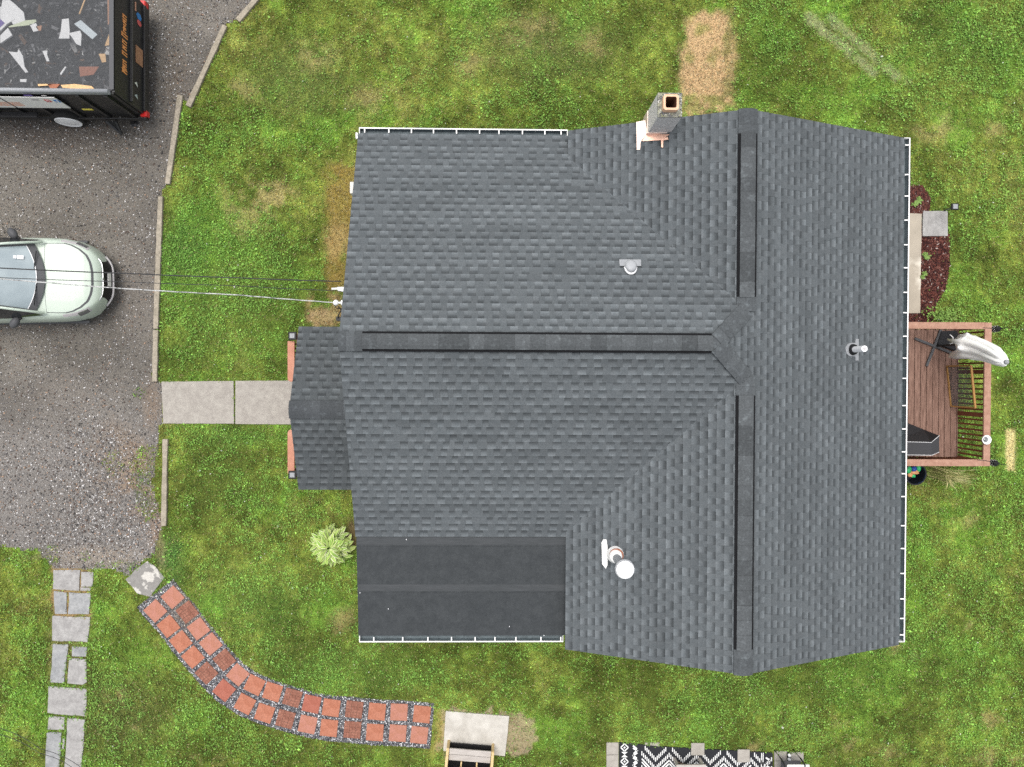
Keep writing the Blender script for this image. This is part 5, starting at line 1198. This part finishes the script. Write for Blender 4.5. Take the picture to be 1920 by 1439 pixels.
# ------------------------------------------------------------------ dump trailer
tx1, ty0, zt, zb_ = u(215,175,1.77).x, u(130,174,1.77).y, 1.77, .55
ty1 = u(268,5,.6).y - .02; tx0 = tx1-4.9
trl = thing('dump_trailer', 'black dump trailer loaded with roofing debris under a mesh tarp', 'trailer', ((tx0+tx1)/2, (ty0+ty1)/2, 0))
b = MB(); b.box((tx0,ty0,zb_-.12),(tx1,ty1,zb_)); part(trl, b, 'bed_floor', M['blackmetal'])
for yy in (ty0, ty1-.05): b = MB(); b.box((tx0,yy,zb_),(tx1-.05,yy+.05,zt-.05)); part(trl, b, 'side_panel', M['blackmetal'])
b = MB(); b.box((tx0,ty0+.05,zb_),(tx0+.05,ty1-.05,zt)); part(trl, b, 'front_panel', M['blackmetal'])
for yy in (ty0-.02, ty1-.07): b = MB(); b.box((tx0,yy,zt-.05),(tx1-.10,yy+.09,zt+.02)); part(trl, b, 'top_rail', M['greymetal'], bevel=.01)
b = MB(); b.box((tx1-.049,ty0+.02,zb_+.002),(tx1,ty1-.02,zt)); tg = part(trl, b, 'tailgate', M['blackmetal'])
b = MB(); b.box((tx1,ty0+.06,1.12),(tx1+.06,ty1-.06,1.19)); b.box((tx1,ty0+.06,zb_+.02),(tx1+.05,ty1-.06,zb_+.1)); sub(trl, tg, b, 'gate_rib', M['blackmetal'], bevel=.006)
for k in range(9):
    x_ = tx0+.05+k*(tx1-tx0-.3)/8
    b = MB(); b.box((x_,ty0-.05,zb_-.1),(x_+.07,ty0-.001,1.10 if x_ < tx1-1.1 else zt-.06)); part(trl, b, 'side_rib', M['blackmetal'])
    b = MB(); b.box((x_,ty1+.001,zb_-.1),(x_+.07,ty1+.05,zt-.06)); part(trl, b, 'side_rib', M['blackmetal'])
b = MB(); b.box((tx0,ty0-.075,zb_-.14),(tx1+.03,ty0-.051,zb_-.02)); b.box((tx1+.001,ty0-.05,zb_-.14),(tx1+.03,ty1+.05,zb_-.02)); b.box((tx0,ty1+.051,zb_-.14),(tx1+.03,ty1+.075,zb_-.02)); part(trl, b, 'frame_rail', M['blackmetal'], bevel=.008)
for a in ((270,213),(267.5,8)):
    c = u(*a, zb_+.03); b = MB(); b.box((c.x-.07,c.y-.07,zb_-.016),(c.x+.05,c.y+.07,zb_+.05)); b.box((c.x+.0505,c.y-.06,zb_-.10),(c.x+.062,c.y+.06,zb_+.04)); part(trl, b, 'tail_light', M['red'], bevel=.01)
# lettering on the gate: short orange strokes, too small in the photo to read
def gate_z(px): return zt - (px-215)/(272-215)*(zt-zb_)
def gpt(py, z):  # point on the tailgate face at the photo row
    y_ = u(235, py, z).y; return y_
b = MB(); zc_ = 1.40
rnd = random.Random(2)
for py_, h in ((32,.16),(41,.14),(50,.10),(57.5,.12),(67,.24),(80,.18),(90,.16),(101,.20),(117,.15),(126,.16),(134,.20)):
    y_ = gpt(py_, zc_); xo = tx1+.004; wd = .045
    for dy in (-wd*.7, wd*.5): b.box((xo,y_+dy-.012,zc_-h/2),(xo+.004,y_+dy+.014,zc_+h/2))
    b.box((xo,y_-wd*.7+.016,zc_+h*.5-.05-(h*.3)*(rnd.random()<.5)),(xo+.004,y_+wd*.5-.014,zc_+h*.5-.01-(h*.3)*(rnd.random()<.5)*0))
sub(trl, tg, b, 'gate_lettering', M['orange'])
b = MB()
for k in range(5): y_ = u(252,6+k*3.4,.95).y; b.box((tx1+.004,y_-.015,.93),(tx1+.008,y_+.015,.98))
sub(trl, tg, b, 'gate_lettering', M['salmon'])
# round emblem on the gate: blue half and red half
for y0, y1, mm in ((25,37,'blue'),(38,48,'pink')):
    ya_, yb2 = u(259,y0,.82).y, u(259,y1,.82).y; b = MB(); b.add([(tx1+.006,ya_,.86),(tx1+.006,(ya_+yb2)/2+.0,.93 if mm=='blue' else .90),(tx1+.006,yb2,.86),(tx1+.006,yb2,.74),(tx1+.006,(ya_+yb2)/2,.70),(tx1+.006,ya_,.76)], [(0,5,4,3,2,1)]); sub(trl, tg, b, 'gate_emblem', M[mm])
ya_, yb2 = u(259,90,.8).y, u(259,122,.8).y; b = MB(); b.box((tx1+.001,yb2,.66),(tx1+.012,ya_,.95)); sub(trl, tg, b, 'gate_plaque', M['brownwood'])
for a, s_ in (((254,158),.05),((254,181),.05)): c = u(*a, .92); b = MB(); b.add([(tx1+.006,c.y-s_,.86),(tx1+.006,c.y+s_,.9),(tx1+.006,c.y,1.0)], [(0,1,2)]); sub(trl, tg, b, 'gate_sticker', M['foam'] if a[1] < 170 else M['metalblue'])
for a in ((255,202),(250,205)): c = u(*a, .62); b = MB(); b.box((c.x-.03,c.y-.02,.55),(c.x+.03,c.y+.02,.62)); part(trl, b, 'marker_light', M['pvc'], bevel=.008)
# sign panel on the side
pz0, pz1 = 1.10, 1.67
def sx(px, z): return u(px, 187, z).x
xs1 = u(133,197,pz0).x
b = MB(); b.box((tx0+.1,ty0-.068,pz0),(xs1,ty0-.055,pz1)); sg_ = part(trl, b, 'sign_panel', M['white'])
b = MB(); b.box((u(12,187,1.4).x+.01,ty0-.074,pz0),(u(12,187,1.4).x+.035,ty0-.0685,pz1)); sub(trl, sg_, b, 'panel_joint', M['black'])
b = MB(); zl0, zl1 = 1.20, 1.42
for k in range(14):
    x_ = u(-60+k*7.4,190,1.3).x; b.box((x_,ty0-.072,zl0),(x_+.018,ty0-.0685,zl1)); b.box((x_+.045,ty0-.072,zl0),(x_+.063,ty0-.0685,zl1))
    if k % 3 != 1: b.box((x_+.019,ty0-.072,(zl0,zl1-.03,zl0+.09)[k%3]),(x_+.044,ty0-.0685,(zl0,zl1-.03,zl0+.09)[k%3]+.03))
sub(trl, sg_, b, 'sign_lettering', M['salmon'])
def sq(px, py, w_, h, mm, nm):
    z = 1.35
    for _ in range(4): P_ = u(px, py, z); z = CAM_H - (CAM_H-z)*(ty0-.07)/P_.y
    b = MB(); b.box((u(px,py,z).x-w_/2,ty0-.073,z-h/2),(u(px,py,z).x+w_/2,ty0-.0685,z+h/2)); return sub(trl, sg_, b, nm, M[mm]), u(px,py,z).x, z
sq(66,187.5,.14,.07,'greyvinyl','sign_mark'); sq(53,179.5,.16,.05,'purple','sign_mark'); sq(83,180,.1,.03,'greyvinyl','sign_mark')
_, x_, z_ = sq(90,189.5,.11,.13,'pink','social_icon'); b = MB(); b.cyl((x_,ty0-.0735,z_),(x_,ty0-.0765,z_),.034,n=18); b.cyl((x_+.038,ty0-.0735,z_+.045),(x_+.038,ty0-.0765,z_+.045),.009,n=8); sub(trl, sg_, b, 'icon_mark', M['pvc']); b = MB(); b.cyl((x_,ty0-.0767,z_),(x_,ty0-.079,z_),.022,n=18); sub(trl, sg_, b, 'icon_mark', M['pink'])
_, x_, z_ = sq(107,190,.11,.13,'blue','social_icon'); b = MB(); b.box((x_-.006,ty0-.0765,z_-.065),(x_+.014,ty0-.0735,z_+.03)); b.box((x_-.026,ty0-.0765,z_-.005),(x_+.034,ty0-.0735,z_+.012)); b.box((x_+.0145,ty0-.0765,z_+.025),(x_+.036,ty0-.0735,z_+.045)); sub(trl, sg_, b, 'icon_mark', M['pvc'])
b = MB(); c = u(165,199,1.0); b.box((c.x-.11,ty0-.062,.98),(c.x+.11,ty0-.052,1.04)); part(trl, b, 'yellow_sticker', M['yellow'])
c = u(129,226,.36)
for xw in (c.x,):
    b = MB(); b.lathe((xw,ty0+.13,.37), [(.2,0),(.34,.01),(.35,.05),(.35,.19),(.335,.23),(.25,.235)], 28, ax=(0,-1,0)); wh = part(trl, b, 'wheel', M['rubber'])
    b = MB(); b.lathe((xw,ty0+.13,.37), [(.27,.232),(.26,.25),(.22,.235),(.10,.25),(.0001,.255)], 28, ax=(0,-1,0)); sub(trl, wh, b, 'rim', M['pvc'])
b = MB(); b.box((c.x-1.5,ty0-.13,zb_+.16),(c.x-.45,ty0-.02,zb_+.19)); part(trl, b, 'fender', M['blackmetal'], bevel=.01)
b = MB(); a = u(217,213,.45); b.add([(a.x,ty0-.10,.45),(a.x-.25,ty0-.10,.45),(a.x,ty0-.32,.18),(a.x-.02,ty0-.32,.18)], [(0,1,3,2),(2,3,1,0)]); b.bar((a.x-.22,ty0-.1,.44),(a.x-.01,ty0-.30,.20),.04,.04); b.bar((a.x,ty0-.1,.44),(a.x,ty0-.30,.20),.04,.04); part(trl, b, 'step_bracket', M['blackmetal'])
b = MB(); a = u(244,226,.2); b.cyl((a.x,a.y,.03),(a.x,a.y+.1,.45),.035); b.lathe((a.x,a.y,.0),[(.09,.005),(.085,.03),(.03,.05)],14); part(trl, b, 'jack_leg', M['blackmetal'])
# tarp: see-through mesh sheet with hems and its roller bar
def heap_z(x, y):
    return zt - .10 + .16*math.sin((x-tx0)*1.1+.4)*math.sin((y-ty0)*1.25) + .05*math.sin(x*5+y*3)*.5
b = MB(); nx, ny = 40, 22; vs = []
for i in range(nx+1):
    for k in range(ny+1):
        x_ = tx0+.02+(tx1-tx0-.03)*i/nx; y_ = ty0+.05+(ty1-ty0-.1)*k/ny; e_ = min(1, min(k, ny-k)/3)*min(1, min(i, nx-i)/3)
        vs.append((x_, y_, (zt+.035) + (max(heap_z(x_,y_)+.06, zt+.0) - zt - .0)*e_))
b.add(vs, [(i*(ny+1)+k, (i+1)*(ny+1)+k, (i+1)*(ny+1)+k+1, i*(ny+1)+k+1) for i in range(nx) for k in range(ny)])
tarp = part(trl, b, 'tarp', M['tarp'], smooth=True)
b = MB(); b.box((tx1-.085,ty0+.06,zt+.037),(tx1+.004,ty1-.06,zt+.046)); sub(trl, tarp, b, 'tarp_hem', M['greymetal'] if False else M['trim'])
b = MB(); b.tube([(tx0,ty0+.02,zt+.045),(tx1-.11,ty0+.02,zt+.045)], .045, 10); part(trl, b, 'tarp_bar', M['greymetal'], smooth=True)
# the load: rubble as stuff, recognisable scraps as things of their own
vs, cs, fs = [], [], []
b = MB(); b.box((tx0+.06,ty0+.06,zb_+.004),(tx1-.06,ty1-.06,zt-.45))
nx, ny = 60, 34; vs = []; col_ = []
rnd = random.Random(6)
for i in range(nx+1):
    for k in range(ny+1):
        x_ = tx0+.055+(tx1-tx0-.11)*i/nx; y_ = ty0+.055+(ty1-ty0-.11)*k/ny; vs.append((x_, y_, min(zt-.03, heap_z(x_,y_)-.05+rnd.uniform(-.05,.04))))
b.v = []; b.f = []; b.c = []
b.add(vs, [(i*(ny+1)+k, (i+1)*(ny+1)+k, (i+1)*(ny+1)+k+1, i*(ny+1)+k+1) for i in range(nx) for k in range(ny)], (.035,.036,.038))
b.c = [tuple(c_*kq for c_ in c) for c in b.c for kq in (rnd.uniform(.5,1.6),)]
for k in range(5200):
    x_ = rnd.uniform(tx0+.1,tx1-.1); y_ = rnd.uniform(ty0+.12,ty1-.12); z = min(zt-.01, heap_z(x_,y_)-.01+rnd.uniform(-.03,.02)); a = rnd.uniform(0,6.283); l = rnd.uniform(.006,.05) if rnd.random() < .93 else rnd.uniform(.05,.11); w_ = l*rnd.uniform(.12,.5)
    d = Vector((math.cos(a),math.sin(a),rnd.uniform(-.2,.2)))*l; s_ = Vector((-d.y,d.x,rnd.uniform(-.05,.05))).normalized()*w_; c = Vector((x_,y_,z))
    kind = rnd.random(); cc = (.04,.041,.044) if kind < .72 else (.15,.15,.155) if kind < .93 else (.36,.36,.35) if kind < .955 else (.12,.075,.05)
    pj = lambda v: Vector(v) + Vector((rnd.uniform(-.3,.3)*l, rnd.uniform(-.3,.3)*l, 0))
    b.add([pj(c-d-s_),pj(c+d-s_),pj(c+d+s_),pj(c-d+s_)], [(0,1,2,3)], tuple(v*kq for v in cc for kq in (1,)) if False else tuple(np.array(cc)*rnd.uniform(.6,1.3)))
b.v = [(min(max(v[0],tx0+.055),tx1-.055), min(max(v[1],ty0+.055),ty1-.055), v[2]) for v in b.v]
rub = b.build('roofing_rubble', M['debris']); struct(rub, 'stuff')
def scrap(pxs, material, nm, lab, cat, th=.012, dz=.0):
    c = [u(a, b_, zt-.02) for a, b_ in pxs]; mb = MB(); mb.prism(c, zt-.025-th+dz, zt-.02+dz); tag(mb.build(nm, M[material]), lab, cat)
Z = lambda l, s_=9.59: [(a/s_, b_/s_) for a, b_ in l]
scrap(Z([(0,120),(60,130),(265,345),(130,430),(0,560)]), 'foam', 'scrap_board', 'largest white broken panel at the left edge of the trailer load', 'debris', .03)
scrap(Z([(0,340),(85,420),(0,500)]), 'purple', 'printed_label', 'dark purple label square on the white broken panel', 'debris', .004, .008)
scrap(Z([(40,0),(170,0),(260,70),(420,220),(450,400),(230,440),(120,240),(60,130),(20,120)]), 'foam', 'torn_sheet', 'crumpled white torn sheet behind the broken panel in the trailer', 'debris', .02, -.006)
scrap(Z([(0,640),(140,500),(215,635),(0,780)]), 'foam', 'gutter_piece', 'white gutter piece below the broken panel in the trailer', 'debris', .03, -.004)
scrap(Z([(150,480),(460,370),(640,355),(655,390),(560,450),(160,495)]), 'foamgreen', 'thin_board', 'pale green thin board next to the torn white sheet', 'debris')
scrap(Z([(530,440),(650,420),(690,555),(600,575)]), 'foam', 'paper_scrap', 'crumpled paper scrap at the end of the pale green board', 'debris')
scrap(Z([(640,480),(750,460),(735,555),(690,555)]), 'brownwood', 'wood_scrap', 'brown wood scrap beside the crumpled paper', 'debris')
scrap(Z([(155,930),(310,945),(335,885),(410,1010),(440,1200),(505,1300),(455,1310)]), 'foam', 'triangular_sheet', 'white triangular torn sheet in the lower left of the load', 'debris')
scrap([(a/4, b_/4) for a, b_ in [(465,145),(515,140),(522,230),(520,290),(440,290),(455,240)]], 'foam', 'torn_sheet', 'grey-white ragged sheet in the middle of the load', 'debris')
scrap([(a/4, b_/4) for a, b_ in [(555,180),(605,152),(730,260),(692,295)]], 'metalblue', 'sheet_strip', 'pale blue rectangular strip beside the ragged sheet', 'debris')
scrap([(a/4, b_/4) for a, b_ in [(515,250),(600,230),(610,260),(605,345),(570,330),(545,290)]], 'foam', 'torn_sheet', 'forked white torn sheet just below the pale blue strip', 'debris', .01, -.004)
scrap([(a/4, b_/4) for a, b_ in [(318,385),(355,380),(352,410),(370,460),(350,462),(335,425)]], 'foam', 'paper_scrap', 'small hooked paper scrap right of the triangular sheet', 'debris')
scrap([(a/4, b_/4) for a, b_ in [(448,555),(488,498),(496,506),(458,564)]], 'foam', 'trim_stick', 'short white trim stick near the lower middle of the load', 'debris')
scrap([(a/4, b_/4) for a, b_ in [(805,0),(828,0),(822,185),(808,185)]], 'brownwood', 'wood_plank', 'brown plank standing upright along the tailgate end of the load', 'debris')
scrap([(a/4, b_/4) for a, b_ in [(785,345),(820,250),(850,290),(857,335)]], 'ply', 'plywood_scrap', 'tan triangular plywood scrap next to the tailgate', 'debris')
scrap([(a/4, b_/4) for a, b_ in [(630,0),(640,0),(598,108),(590,104)]], 'ply', 'wood_stick', 'thin tan wood stick at the top of the load', 'debris')
scrap([(a/4, b_/4) for a, b_ in [(590,500),(740,500),(700,560),(600,575)]], 'rust', 'wood_scrap', 'rusty brown wood scrap near the lower right of the load', 'debris', .012, -.006)
scrap([(a/4, b_/4) for a, b_ in [(740,405),(790,405),(795,465),(765,470)]], 'ply', 'plywood_scrap', 'small pale plywood scrap in the right half of the load', 'debris')
scrap([(a/4, b_/4) for a, b_ in [(150,595),(200,595),(195,618),(150,615)]], 'foam', 'paper_scrap', 'oval white paper scrap close to the tarp bar', 'debris')
def edge_scrap(pxs, material, nm, lab):
    c = [u(a, b_, zt+.06) for a, b_ in pxs]; mb = MB(); mb.prism(c, zt+.052, zt+.066); tag(mb.build(nm, M[material]), lab, 'debris')
edge_scrap([(71,158),(90,158),(100,160),(72,162)], 'ply', 'broken_board', 'pale broken board sticking out left at the tarp bar')
edge_scrap([(114,160),(140,158),(172,162),(178,168),(150,168),(118,165)], 'ply', 'broken_board', 'long pale broken board poking out at the tarp bar')
edge_scrap([(89,158),(113,158),(102,171),(97,169)], 'rust', 'roof_tile', 'red-brown triangular piece hanging over the tarp bar')
